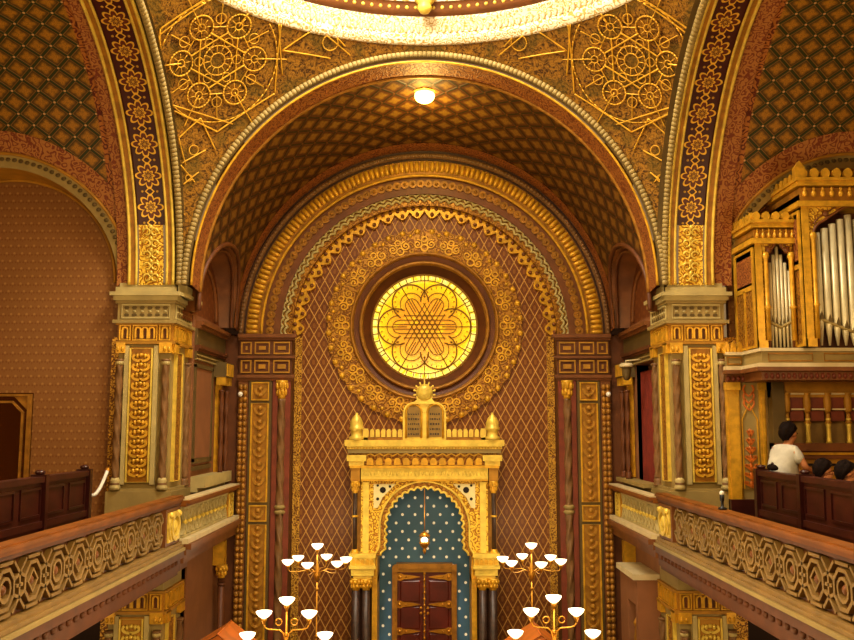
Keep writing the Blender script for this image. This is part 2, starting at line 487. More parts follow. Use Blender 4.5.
for i in range(42):
    t = 2 * pi * i / 42
    b.bar(fr, (.80 * cos(t), .80 * sin(t)), (.885 * cos(t), .885 * sin(t)), LW, 0, .012)
for i in range(6):
    t = pi / 3 * i; cx, cy = .48 * cos(t), .48 * sin(t)
    ring(.31, cx, cy, t - 2.05, t + 2.05, 30, .026)
    ring(.19, cx * .94, cy * .94, t - 1.7, t + 1.7, 22); ring(.11, cx * .90, cy * .90, t - 1.7, t + 1.7, 18)
    for j in range(-5, 6):
        a = t + j * .33; r0, r1 = (.245, .285) if j else (.13, .31)
        b.bar(fr, (cx + r0 * cos(a), cy + r0 * sin(a)), (cx + r1 * cos(a), cy + r1 * sin(a)), LW * .8, 0, .012)
    b.bar(fr, (.3 * cos(t), .3 * sin(t)), (.80 * cos(t), .80 * sin(t)), LW, 0, .012)
    t2 = t + pi / 6
    b.bar(fr, (.50 * cos(t2), .50 * sin(t2)), (.9 * cos(t2), .9 * sin(t2)), LW, 0, .012)
for kx in range(3):                       # three families of parallel leads inside a hexagram
    t = pi / 3 * kx; d = Vector((cos(t), sin(t))); m = Vector((-sin(t), cos(t)))
    for off in (-.19, -.115, -.04, .04, .115, .19):
        L = .56 - abs(off) * 1.05
        b.bar(fr, m * off - d * L, m * off + d * L, LW * 1.1, 0, .012)
b.build('lead_lines', 'lead', w)
gb = MB()
for i in range(42):
    t = 2 * pi * (i + .5) / 42
    gb.ball((.845 * cos(t), YF + .15, cz + .845 * sin(t)), .045, .012, .045, 8, 4)
gb.build('border_bosses', 'glass', w)

# arch rings over the east wall -------------------------------------
ZA = 1.52                            # springing of the altar arch
def half_ring(b, r0, r1, Yf, Yk, a0=0.0, a1=pi, n=96, z=ZA):
    fr = front(Yf)
    b.strip(fr, arc(0, z, r0, a0, a1, n), arc(0, z, r1, a0, a1, n), -(Yk - Yf), 0); return b
t = thing('altar_arch', 'nested gilded arch mouldings with scalloped edge above the rose window', 'arch', (0, YB, ZA), kind='structure')
b = MB(); half_ring(b, 2.96, 3.3, YB, YB + .1); b.build('outer_band', 'brown_dark', t)
b = MB()
b.tube([(x, YB - .02, z) for x, z in arc(0, ZA, 3.03, 0, pi, 96)], .045, 8)
for i in range(150):
    a = pi * (i + .5) / 150; b.ball((3.03 * cos(a), YB - .045, ZA + 3.03 * sin(a)), .036, .036, .036, 6, 4)
b.build('rope_moulding', 'copper', t)
b = MB(); half_ring(b, 2.70, 2.97, YB + .03, YB + .2); b.build('scale_band', 'gold_dark', t)
b = MB()
for i in range(104):
    a = pi * (i + .5) / 104
    b.tube([(rr * cos(a), YB + .025, ZA + rr * sin(a)) for rr in (2.765, 2.79, 2.86, 2.92, 2.945)], [.02, .036, .042, .036, .02], 7)
b.build('scale_beads', 'gold', t)
b = MB(); b.tube([(x, YB + .02, z) for x, z in arc(0, ZA, 2.70, 0, pi, 96)], .025, 8); b.build('ridge_moulding', 'gold', t)
b = MB(); half_ring(b, 2.40, 2.70, YB + .08, YB + .25); b.build('coffer_band', 'redbrown', t)
b = MB()
for i in range(60):
    a = pi * (i + .5) / 60; c = Vector((2.57 * cos(a), 2.57 * sin(a) + ZA)); d = Vector((cos(a), sin(a))); m = Vector((-d.y, d.x)); q = .07
    b.poly(front(YB + .08), [c + (d * cos(k * pi / 4 + pi / 8) + m * sin(k * pi / 4 + pi / 8)) * q for k in range(8)], 0, .03)
    b.ball((c.x, YB + .05, c.y), .03, .02, .03, 6, 4)
b.build('coffer_bosses', 'gold_dark', t)
b = MB(); half_ring(b, 2.22, 2.42, YB + .16, YB + .34); b.build('inner_band', 'carved', t)
b = MB()
for rr, dy, q in ((2.36, .13, .022), (2.29, .14, .022)):
    pts = []
    for i in range(52 * 8 + 1):
        a = pi * i / (52 * 8); r = rr + .05 * abs(sin(a * 52)); pts.append((r * cos(a), YB + dy, ZA + r * sin(a)))
    b.tube(pts, q, 6)
b.build('scalloped_moulding', 'stone_light', t)
b = MB(); Ao = []; Bo = []
for i in range(60 * 10 + 1):
    a = pi * i / 600; r = 2.15 - .12 * abs(sin(a * 26)); Ao.append((r * cos(a), ZA + r * sin(a))); Bo.append((2.27 * cos(a), ZA + 2.27 * sin(a)))
b.strip(front(YF - .08), Ao, Bo, -.08, 0); b.build('zigzag_fringe', 'gold', t)
b = MB()
for i in range(26):
    a = pi * (i + .5) / 26
    b.ball((2.09 * cos(a), YF - .1, ZA + 2.09 * sin(a)), .035, .03, .035, 7, 4)
    for da in (-.03, .03): b.ball((2.19 * cos(a + da), YF - .09, ZA + 2.19 * sin(a + da)), .036, .03, .036, 7, 4)
for s in (-1, 1):                                         # straight hems below the springing
    pass
b.build('fringe_bosses', 'redbrown', t)

# altar vault --------------------------------------------------------
def ev_r(y): k = (y - 12) / 2.85; return 3.14 - .05 * k, ZS - .34 * k
def ev(y, th): r, z = ev_r(y); return (r * cos(th), y, z + r * sin(th))
LY, LZ, LR = 13.5, 1.60, 1.10       # lunettes in its flanks
def ev_keep(a, c):
    x, y, z = ev(12 + 2.85 * a, pi * c)
    return (y - LY) ** 2 + (z - LZ) ** 2 > LR * LR or z > LZ + LR
b = MB(); b.grid(lambda a, c: ev(12 + 2.85 * a, pi * c), 114, 300, lambda a, c: (2.85 * a, pi * c * 3.1), True, ev_keep)
# border strips that the pattern does not carry: along the altar arch
tag(b.build('ceiling_altar_vault', 'lat_east'), 'dark barrel vault with a diagonal lattice over the altar bay', 'vault', kind='structure')
b = MB(); b.grid(lambda a, c: Vector(ev(12.0 + .0 + .36 * a, pi * c)) * 1 + Vector((-.012 * cos(pi * c), 0, -.012 * sin(pi * c))), 3, 120, lambda a, c: (.36 * a, pi * c * 3.1))
tag(b.build('trim_1', 'red_orn'), 'red and gold ornament band just inside the large front arch', 'arch band', kind='structure')
b = MB(); b.grid(lambda a, c: Vector(ev(14.5 + .3 * a, pi * c)) + Vector((-.012 * cos(pi * c), 0, -.012 * sin(pi * c))), 3, 120, lambda a, c: (.4 * a, pi * c * 3.1))
tag(b.build('trim_2', 'red_orn'), 'dark red border where the altar vault meets the gilded arch', 'arch band', kind='structure')
def on_ev(y, z, s, off=0.0):
    r, zc = ev_r(y); r -= off
    return (s * (sqrt(max(r * r - (z - zc) ** 2, 0)) if z > zc else r), y, z)
for s in (-1, 1):
    t = thing('lunette', ('blind round-headed niche with brown moulding on the left flank of the altar vault', 'blind round-headed niche with brown moulding on the right flank of the altar vault')[s > 0], 'niche', (s * 3.14, LY, LZ), kind='structure')
    b = MB()
    for rr, off, q in ((LR + .04, .01, .035), (LR - .06, -.05, .025)):
        b.tube([on_ev(LY + rr * cos(pi * i / 48), LZ + rr * sin(pi * i / 48), s, off) for i in range(49)], q, 8)
    b.build('moulding', 'brown', t)
    b = MB()
    def rev(a, c):
        p = Vector(on_ev(LY + LR * cos(pi * a), LZ + LR * sin(pi * a), s)); q = Vector((s * 3.34, LY + (LR - .08) * cos(pi * a), LZ + (LR - .08) * sin(pi * a)))
        return p.lerp(q, c)
    b.grid(rev, 48, 3, lambda a, c: (a * 4, c * .3)); b.build('reveal', 'redbrown', t)
    b = MB(); b.fbox(nave(3.34, s), LY - LR, LY + LR, LZ - .1, LZ + LR, -.05, 0); b.build('panel', 'paper_dark', t)
    b = MB(); b.tube([(s * 3.325, LY + .75 * cos(pi * i / 40), LZ + .05 + .75 * sin(pi * i / 40)) for i in range(41)], .03, 6); b.build('inner_moulding', 'redbrown', t)

# flank walls of the altar bay, from the hall floor to the cornice ---------
for s in (-1, 1):
    b = MB(); f = nave(3.32, s)
    if s < 0: b.fbox(f, 12.90, 15.2, -4.9, ZA + .1, -.2, 0)
    else:
        for r in ((12.90, 12.98, -4.9, ZA + .1), (14.12, 15.2, -4.9, ZA + .1), (12.98, 14.12, -4.9, -.82), (12.98, 14.12, .98, ZA + .1)): b.fbox(f, *r, -.2, 0)
    tag(b.build('wall_flank_' + SIDE[s], 'mauve'), 'mauve-brown flank wall of the altar bay on the %s of the altar' % SIDE[s], 'wall', kind='structure')
    t = thing('cornice', 'dark stepped cornice along the %s flank of the altar bay' % SIDE[s], 'cornice', (s * 3.2, 13.9, 1.4), kind='structure')
    y0 = 12.955
    b = MB(); b.fbox(f, y0, 14.78, 1.47, 1.53, 0, .13); b.fbox(f, y0, 14.78, 1.42, 1.47, 0, .09); b.build('crown_moulding', 'redbrown', t)
    b = MB(); b.fbox(f, y0, 14.78, 1.18, 1.42, 0, .04); b.build('frieze', 'stone_dark', t)
    b = MB(); b.fbox(f, y0, 14.78, 1.13, 1.18, 0, .09); b.fbox(f, y0, 14.78, 1.09, 1.13, 0, .06); b.build('lower_moulding', 'brown', t)
    b = MB(); b.fbox(f, y0, 14.78, .98, 1.09, 0, .035); b.build('band', 'stone_dark', t)
    b = MB(); b.fbox(f, y0, 14.78, 1.03, 1.05, .03, .05); b.fbox(f, y0, 14.78, .97, .99, .0, .05); b.build('band_line', 'stone', t)
    if s < 0:
        t = thing('framed_panel', 'plain mauve panel in an olive frame beside the left pier', 'panel', (-3.3, 13.5, -.1), kind='structure')
        b = MB(); b.fbox(f, 13.0, 14.0, -.45, .86, 0, .012); b.build('panel', 'mauve', t)
        b = MB()
        for r in ((12.96, 13.02, -.5, .9), (14.0, 14.06, -.5, .9), (12.96, 14.06, -.52, -.45), (12.96, 14.06, -.62, -.56), (12.96, 14.06, .86, .92)): b.fbox(f, *r, 0, .03)
        b.build('frame', 'stone_dark', t)
        b = MB(); b.fbox(f, y0, 14.75, -.86, -.70, 0, .20); b.fbox(f, y0, 14.75, -.92, -.86, 0, .10); b.build('ledge', 'stone_light', t)
    else:
        t = thing('doorway', 'dark gallery opening lined with red curtain beside the right pier', 'doorway', (3.4, 13.45, -.8), kind='structure')
        b = MB(); b.fbox(nave(4.0, s), 12.9, 14.2, -.9, 1.0, -.05, 0); b.build('back_wall', 'brown', t)
        b = MB(); b.box(3.33, 4.0, 14.12, 14.18, -.9, 1.0); b.build('jamb', 'redbrown', t)
        b = MB(); b.box(3.33, 4.0, 12.98, 14.12, .96, 1.0); b.build('soffit', 'brown', t)
        b = MB(); b.box(3.38, 3.42, 12.98, 13.36, -.86, .62); b.build('inner_panel', 'orangewood', t)
        b = MB()
        b.grid(lambda a, c: (3.40 + .02 * sin(a * 50), 13.36 + .74 * a, -.85 + 1.70 * c), 60, 2, lambda a, c: (a, c)); b.build('curtain', 'redvelvet', t)
        b = MB(); b.fbox(f, y0, 14.75, -.86, -.80, 0, .22); b.fbox(f, y0, 14.75, -.92, -.86, 0, .10); b.build('ledge', 'stone', t)
# ------------------------------------------------------------------ dome square
for s in (-1, 1):
    def sp(a, c):
        ph = (pi / 2) * a; rm = A / max(cos(ph), sin(ph)); t0, t1 = asin(3.1 / R3), asin(min(1, rm / R3)); th = t0 + (t1 - t0) * c
        return (s * R3 * sin(th) * sin(ph), YC + R3 * sin(th) * cos(ph), ZS + R3 * cos(th))
    def spu(a, c):
        ph = (pi / 2) * a; rm = A / max(cos(ph), sin(ph)); t0, t1 = asin(3.1 / R3), asin(min(1, rm / R3)); th = t0 + (t1 - t0) * c
        return (ph * 3.6, th * R3)
    t = thing('pendentive', 'gilded pendentive with interlaced star strapwork in the %s corner under the dome' % SIDE[s], 'pendentive', (s * 2.6, 11.4, 4), kind='structure')
    b = MB(); b.grid(sp, 90, 24, spu); b.build('ground', 'pend', t)
    # strapwork drawn on the sphere
    C0 = Vector((0, YC, ZS))
    def hit(px, py):
        a = (px - CX) / F; q = (320 - py) / F
        d = Vector((a, cos(PITCH) - q * sin(PITCH), sin(PITCH) + q * cos(PITCH))).normalized()
        B = d.dot(C0); D = B * B - (C0.length_squared - R3 * R3); p = d * (B + sqrt(max(D, 0)))
        return p
    hc = hit(217, 60); nrm = (hc - C0).normalized()
    e1 = (hit(262, 54) - hc); e1 = (e1 - nrm * e1.dot(nrm)).normalized(); e2 = nrm.cross(e1)
    def on(a, c, lift=-.02):
        p = (nrm * R3 + e1 * a + e2 * c).normalized() * (R3 + lift) + C0
        return Vector((p.x * (-s), p.y, p.z))
    def inside(p):
        x = abs(p.x); rho = hypot(p.x, p.y - YC)
        return x < A - .02 and p.y < 12 - .02 and rho > 3.13
    b = MB()
    def seg(p, q, r=.016, n=14):
        r = r * .62
        pts = [on(p[0] + (q[0] - p[0]) * i / n, p[1] + (q[1] - p[1]) * i / n) for i in range(n + 1)]; run = []
        for x in pts + [None]:
            if x is not None and inside(x): run.append(x)
            else:
                if len(run) > 1: b.tube(run, r, 5)
                run = []
    def circ(cx, cy, rad, r=.016, a0=0, a1=2 * pi, n=24):
        pts = [(cx + rad * cos(a0 + (a1 - a0) * i / n), cy + rad * sin(a0 + (a1 - a0) * i / n)) for i in range(n + 1)]
        for i in range(n): seg(pts[i], pts[i + 1], r, 1)
    RH = .52
    V = [(RH * cos(k * pi / 3 + .1), RH * sin(k * pi / 3 + .1)) for k in range(6)]
    for k in range(6):
        ang = k * pi / 3 + .1
        circ(V[k][0], V[k][1], .165, .017); circ(V[k][0], V[k][1], .05, .012)
        for j in range(8): seg((V[k][0] + .05 * cos(j * pi / 4), V[k][1] + .05 * sin(j * pi / 4)), (V[k][0] + .13 * cos(j * pi / 4), V[k][1] + .13 * sin(j * pi / 4)), .008, 1)
        p, q = Vector(V[k]), Vector(V[(k + 2) % 6]); d = (q - p).normalized(); seg(p + d * .155, q - d * .155, .018)
        p, q = Vector((.98 * cos(ang + pi / 6), .98 * sin(ang + pi / 6))), Vector((.98 * cos(ang + pi / 2), .98 * sin(ang + pi / 2))); seg(p, q, .018, 30)
        seg(V[k], (1.35 * cos(ang), 1.35 * sin(ang)), .016, 20) if k % 2 else None
    for k in range(6):
        p, q = Vector(V[k]), Vector(V[(k + 1) % 6]); d = (q - p).normalized(); seg(p + d * .165, q - d * .165, .012)
        m = (p + q) * .5; seg(m, m * 1.75, .012); circ(m.x * 1.25, m.y * 1.25, .07, .010)
        circ(V[k][0] * .52, V[k][1] * .52, .06, .010)
        seg(V[k] , (V[k][0] * 1.9, V[k][1] * 1.9), .012)
    circ(0, 0, .84, .012, n=60)
    circ(0, 0, .20, .014); circ(0, 0, .10, .012)
    for j in range(12): seg((.10 * cos(j * pi / 6), .10 * sin(j * pi / 6)), (.20 * cos(j * pi / 6), .20 * sin(j * pi / 6)), .008, 1)
    # lower panel running into the corner
    def loc(px, py):
        p = hit(px, py) - C0; k = R3 / p.dot(nrm) ; p = p * k
        return (p.dot(e1), p.dot(e2))
    for (x0, y0, x1, y1) in ((172, 105, 232, 124), (172, 105, 158, 35), (200, 118, 215, 150), (200, 118, 178, 138), (178, 138, 185, 165), (178, 165, 205, 150), (180, 165, 194, 182), (176, 190, 198, 172), (178, 195, 184, 215), (278, 20, 282, 75), (282, 50, 318, 26), (282, 50, 330, 58), (320, 30, 350, 55),(158, 35, 205, 2), (330, 30, 345, 46)):
        seg(loc(x0, y0), loc(x1, y1), .016, 16)
    circ(*loc(330, 42), .12, .014); circ(*loc(193, 150), .07, .012); circ(*loc(188, 178), .05, .012)
    b.build('strapwork', 'gold', t)

# dome: cornice ring, drum and shell -----------------------------------
d = thing('ceiling_dome', 'bright daylit dome with cream and gold cornice ring at the top of the picture', 'dome', (0, YC, 5.27), kind='structure')
b = MB()
prof = [(3.24, 5.24), (3.12, 5.24), (3.10, 5.30), (3.06, 5.33), (3.06, 5.50), (2.98, 5.53), (2.98, 5.57)]
def rev_y(prof, b, seg=160, uvk=1.0):
    L = [0]
    for p, q in zip(prof, prof[1:]): L.append(L[-1] + hypot(q[0] - p[0], q[1] - p[1]))
    vs = []; uv = []; fs = []; m = len(prof)
    for i in range(seg + 1):
        th = 2 * pi * i / seg
        for (r, z), l in zip(prof, L): vs.append((r * sin(th), YC + r * cos(th), z)); uv.append((th * 3.1, l))
    for i in range(seg):
        for j in range(m - 1): k = i * m + j; fs.append((k, k + m, k + m + 1, k + 1))
    b.add(vs, fs, uv, True)
rev_y(prof, b); b.build('cornice_ring', 'ringstuc', d)
b = MB(); n = 220
for i in range(n):
    th = 2 * pi * i / n; b.ball((3.055 * sin(th), YC + 3.055 * cos(th), 5.42), .03, .03, .06, 6, 4)
b.build('egg_moulding', 'cream', d)
b = MB(); rev_y([(2.98, 5.57), (2.86, 5.60), (2.86, 5.68), (2.80, 5.70)], b); b.build('dark_fillet', 'redbrown', d)
b = MB()
for i in range(150):
    th = 2 * pi * i / 150; b.ball((2.86 * sin(th), YC + 2.86 * cos(th), 5.64), .028, .028, .028, 6, 4)
b.build('gold_beads', 'gold_bright', d)
b = MB(); rev_y([(2.80, 5.70), (2.74, 5.75), (2.74, 6.7)] + [(2.74 * cos(a * pi / 2 / 9), 6.7 + 2.2 * sin(a * pi / 2 / 9)) for a in range(1, 9)] + [(.45, 8.87)], b); b.build('drum', 'drum', d)
b = MB()
for i in range(16):
    th = 2 * pi * (i + .5) / 16
    o = Vector((2.735 * sin(th), YC + 2.735 * cos(th), 6.15)); n3 = Vector((-sin(th), -cos(th), 0)); u3 = Vector((cos(th), -sin(th), 0))
    f = Fr(o, u3, (0, 0, 1), n3)
    b.poly(f, [(-.16, -.3), (.16, -.3)] + arc(0, .15, .16, 0, pi, 8), -.05, .02)
b.build('drum_window', 'purple', d)
c = thing('corbel', 'gilded corbel boss hanging from the dome drum above the front arch', 'corbel', (0, 11.45, 5.6), kind='structure')
b = MB(); b.lathe([(.0, -.10), (.06, -.08), (.10, -.02), (.085, .04), (.13, .08), (.15, .14), (.12, .2), (.10, .3), (.16, .38), (.16, .46)], (0, 11.50, 5.60), (0, 0, 1), 20); b.build('boss', 'gold_bright', c)
b = MB(); b.lathe([(.12, 0), (.14, .02), (.12, .04)], (0, 11.50, 5.74), (0, 0, 1), 20); b.build('collar', 'gold', c)

# big front arch bead --------------------------------------------------
t = thing('arch_moulding', 'large semicircular bead moulding framing the altar vault', 'arch', (0, 12, ZS), kind='structure')
b = MB(); b.tube([(x, 11.99, z) for x, z in arc(0, ZS, 3.23, 0, pi, 120)], .055, 8); b.build('core', 'stone_dark', t)
b = MB()
for i in range(165):
    a = pi * (i + .5) / 165; ca, sa = cos(a), sin(a); o = Vector((3.235 * ca, 11.965, ZS + 3.235 * sa)); b.tube([o + Vector((-sa, 0, ca)) * k for k in (-.030, -.02, .02, .030)], [.034, .046, .046, .034], 8)
b.build('beads', 'stone', t)
b = MB(); b.tube([(x, 11.985, z) for x, z in arc(0, ZS, 3.315, 0, pi, 120)], .02, 6); b.tube([(x, 12.0, z) for x, z in arc(0, ZS, 3.145, 0, pi, 120)], .018, 6); b.build('fillet', 'gold', t)
b = MB(); b.tube([(r[0], 12.37, r[1]) for r in arc(0, ZS - .04, 3.115, 0, pi, 120)], .028, 6); b.build('inner_ridge', 'gold_dark', t)

# arms to both sides -------------------------------------------------------
VR = 3.34
LX, LZ2, LR2 = 5.65, 1.95, 1.58
for s in (-1, 1):
    nm = SIDE[s]; du = -.09 if s > 0 else 0.0
    t = thing('transverse_arch', 'broad arch soffit with gold star band rising from the %s pier' % nm, 'arch', (s * 3.65, 12, ZS), kind='structure')
    def sof(x0, x1, dr=0.0, t0=0.0, t1=radians(118)):
        return lambda a, c: (s * (du + x0 + (x1 - x0) * c), YC + (A + dr) * cos(t0 + (t1 - t0) * a), ZS + (A + dr) * sin(t0 + (t1 - t0) * a))
    def band(name, x0, x1, mat, dr=0.0, t0=0.0, t1=radians(118)):
        b = MB(); m = (x0 + x1) / 2
        b.grid(sof(x0, x1, dr, t0, t1), 80, 2, lambda a, c: ((x1 - x0) * (c - .5), (t0 + (t1 - t0) * a) * A)); return b.build(name, mat, t)
    band('star_band', 3.47, 3.88, 'star', 0, .25)
    band('carved_panel', 3.52, 3.85, 'carved_bright', -.01, 0, .25)
    band('inner_gold_strip', 3.38, 3.47, 'gold_dark', -.03); band('outer_gold_strip', 3.88, 3.98, 'gold_dark', -.03)
    band('inner_edge', 3.23, 3.38, 'stone_dark', .0); band('outer_edge', 3.98, 4.16 - du, 'red_orn_side', .03)
    b = MB()
    for x, q, dr in ((3.385, .022, -.03), (3.47, .018, -.03), (3.88, .018, -.03), (3.975, .022, -.03)):
        b.tube([(s * (x + du), YC + (A + dr) * cos(radians(118) * i / 70), ZS + (A + dr) * sin(radians(118) * i / 70)) for i in range(71)], q, 6)
    b.build('gold_fillet', 'gold_bright', t)
    b = MB()
    for i in range(112):
        a = radians(118) * (i + .5) / 112; ca, sa = cos(a), sin(a); o = Vector((s * (3.30 + du * .6), YC + 3.225 * ca, ZS + 3.225 * sa)); b.tube([o + Vector((0, -sa, ca)) * k for k in (-.030, -.02, .02, .030)], [.034, .046, .046, .034], 8)
    b.build('bead_moulding', 'stone', t)
    # carved relief of the gold panel at the foot of the arch
    b = MB()
    for k in range(5):
        a0 = (.10 + .155 * k) / A
        for q in (-1, 1):
            pts = []
            for i in range(13):
                th = 2 * pi * i / 12 * .8; rr = .045
                xx = 3.685 + du + q * (.055 + rr * cos(th)); aa = a0 + rr * sin(th) / A; pts.append((s * xx, YC + (A - .03) * cos(aa), ZS + (A - .03) * sin(aa)))
            b.tube(pts, .014, 5)
        b.ball((s * (3.685 + du), YC + (A - .02) * cos(a0 + .02), ZS + (A - .02) * sin(a0 + .02)), .03, .03, .035, 7, 5)
    b.build('carved_scrolls', 'gold_bright', t)
    # side vault with its lattice
    def sv(a, c): th = radians(-2 + 116 * c); return (s * (4.1 + 4.2 * a), YC + VR * cos(th), ZS + VR * sin(th))
    def sk(a, c): x, y, z = sv(a, c); return (abs(x) - LX) ** 2 + (z - LZ2) ** 2 > LR2 * LR2 and not (z < LZ2 and abs(x) > LX - LR2) or y < YC + 1
    b = MB(); b.grid(sv, 120, 200, lambda a, c: (4.2 * a, radians(-2 + 116 * c) * VR), True, sk)
    tag(b.build('ceiling_side_vault_' + nm, 'lat_side'), 'barrel vault with green diagonal lattice over the %s gallery' % nm, 'vault', kind='structure')
    def on_sv(x, z, off=0.0):
        r = VR - off; return (s * x, YC + (sqrt(max(r * r - (z - ZS) ** 2, 0)) if z > ZS else r), z)
    t = thing('blind_arch', 'round moulded arch over the wallpapered end wall of the %s gallery' % nm, 'arch', (s * LX, 12.05, LZ2), kind='structure')
    for name, r0, r1, off, mat in (('ornament_border', LR2 + .08, LR2 + .33, .012, 'red_orn_side'), ('face_band', LR2 - .10, LR2 + .06, .03, 'stone')):
        b = MB()
        b.grid(lambda a, c: on_sv(LX + (r0 + (r1 - r0) * c) * cos(pi * a), LZ2 + (r0 + (r1 - r0) * c) * sin(pi * a), off), 72, 4, lambda a, c: (a * 5, (r1 - r0) * c + .5), True,
               lambda a, c: LX + (r0 + (r1 - r0) * c) * cos(pi * a) > 4.1)
        b.build(name, mat, t)
    b = MB()
    b.tube([on_sv(LX + (LR2 + .07) * cos(pi * i / 72), LZ2 + (LR2 + .07) * sin(pi * i / 72), .03) for i in range(73)], .022, 6); b.build('outer_moulding', 'ochre', t)
    b = MB()
    for i in range(60):
        a = pi * (i + .5) / 60; b.ball(on_sv(LX + (LR2 - .0) * cos(a), LZ2 + (LR2 - .0) * sin(a), .04), .035, .02, .03, 6, 4)
    b.build('bead_moulding', 'stone_dark', t)
    b = MB()
    b.grid(lambda a, c: Vector(on_sv(LX + (LR2 - .09) * cos(pi * a), LZ2 + (LR2 - .09) * sin(pi * a))).lerp(Vector((s * (LX + (LR2 - .14) * cos(pi * a)), 12.16, LZ2 + (LR2 - .14) * sin(pi * a))), c), 72, 3, lambda a, c: (5 * a, c * .5))
    b.build('reveal', 'ochre', t)
    b = MB(); b.tube([(s * (LX + (LR2 - .15) * cos(pi * i / 72)), 12.13, LZ2 + (LR2 - .15) * sin(pi * i / 72)) for i in range(73)], .022, 6); b.build('inner_moulding', 'ochre', t)
    b = MB(); b.fbox(front(12.15), min(s * 4.14, s * 8.3), max(s * 4.14, s * 8.3), GF, 3.75, -.1, 0)
    tag(b.build('wall_gallery_' + nm, 'paper'), 'brown wallpaper with small gold flower motifs at the end of the %s gallery' % nm, 'wall', kind='structure')
    b = MB(); b.fbox(nave(8.3, s), 3, 12.2, -4.9, 2.2, -.1, 0)
    tag(b.build('wall_outer_' + nm, 'paper'), 'outer wall of the %s gallery' % nm, 'wall', kind='structure')
    b = MB(); b.box(min(s * 3.12, s * 8.3), max(s * 3.12, s * 8.3), 3.5, 12.15, GF - .22, GF)
    tag(b.build('floor_gallery_' + nm, 'redbrown'), 'floor slab of the %s gallery' % nm, 'floor', kind='structure')
    b = MB(); b.fbox(front(12.9), min(s * 3.34, s * 8.3), max(s * 3.34, s * 8.3), -4.9, GF - .22, -.1, 0)
    tag(b.build('wall_aisle_' + nm, 'brown_dark'), 'dark end wall of the aisle under the %s gallery' % nm, 'wall', kind='structure')
# ================================================================== PIERS
def colonette(b, x, y, z0, z1, r, twist=0.0, seg=14, n=40):
    b.lathe([(r * 1.5, z0), (r * 1.5, z0 + .03), (r * 1.15, z0 + .05), (r * 1.4, z0 + .08), (r * 1.05, z0 + .11)], (x, y, 0), (0, 0, 1), seg)
    if twist:
        b.lathe([(r, z0 + .1 + (z1 - z0 - .2) * i / n) for i in range(n + 1)], (x, y, 0), (0, 0, 1), 18, True, lambda th, h: 1 + .16 * cos(3 * th - h * twist))
    else:
        b.lathe([(r, z0 + .1), (r, z1 - .1)], (x, y, 0), (0, 0, 1), seg)
    b.lathe([(r * 1.05, z1 - .12), (r * 1.35, z1 - .1), (r * 1.1, z1 - .08)], (x, y, 0), (0, 0, 1), seg)
def leaf_capital(b, x, y, z0, z1, r):
    h = z1 - z0
    b.lathe([(r, z0), (r * 1.05, z0 + h * .15), (r * 1.25, z0 + h * .5), (r * 1.6, z0 + h * .85), (r * 1.65, z1)], (x, y, 0), (0, 0, 1), 14)
    for k in range(8):
        a = k * pi / 4
        for zz, q in ((.35, 1.2), (.7, 1.5)):
            b.ball((x + r * q * cos(a + zz), y + r * q * sin(a + zz), z0 + h * zz), r * .42, r * .42, h * .2, 6, 5)
def leaf_panel(b, f, uc, v0, v1, w, n0, step=.17):
    k = max(1, int((v1 - v0 - .06) / step)); st = (v1 - v0 - .06) / k
    for i in range(k):
        c = v0 + .03 + st * (i + .5)
        for q in (-1, 1):
            b.pline(f, [(uc + q * w * (.05 + .36 * sin(a)), c - st * .42 + st * .62 * (1 - cos(a)) * .62) for a in [pi * .75 * j / 8 for j in range(9)]], w * .13, n0, n0 + .03)
            p = f(uc + q * w * .2, c + st * .1, n0 + .012); b.ball(p, w * .10, w * .10, w * .14, 6, 5)
        b.ball(f(uc, c + st * .2, n0 + .015), w * .13, w * .13, st * .22, 7, 5)
        b.ball(f(uc, c - st * .35, n0 + .015), w * .10, w * .10, st * .12, 7, 5)
def niche(b, bd, f, uc, v0, v1, w):
    out = [(uc - w / 2, v0), (uc - w / 2, v1 - w / 2)] + [(uc + w / 2 * cos(pi - pi * i / 8), v1 - w / 2 + w / 2 * sin(pi * i / 8)) for i in range(1, 8)] + [(uc + w / 2, v1 - w / 2), (uc + w / 2, v0)]
    bd.poly(f, out, .0, .004); b.pline(f, out, .022, 0, .03)
def fluted(b, f, uc, v0, v1, w, n1):
    b.fbox(f, uc - w / 2, uc + w / 2, v0, v1, 0, n1)

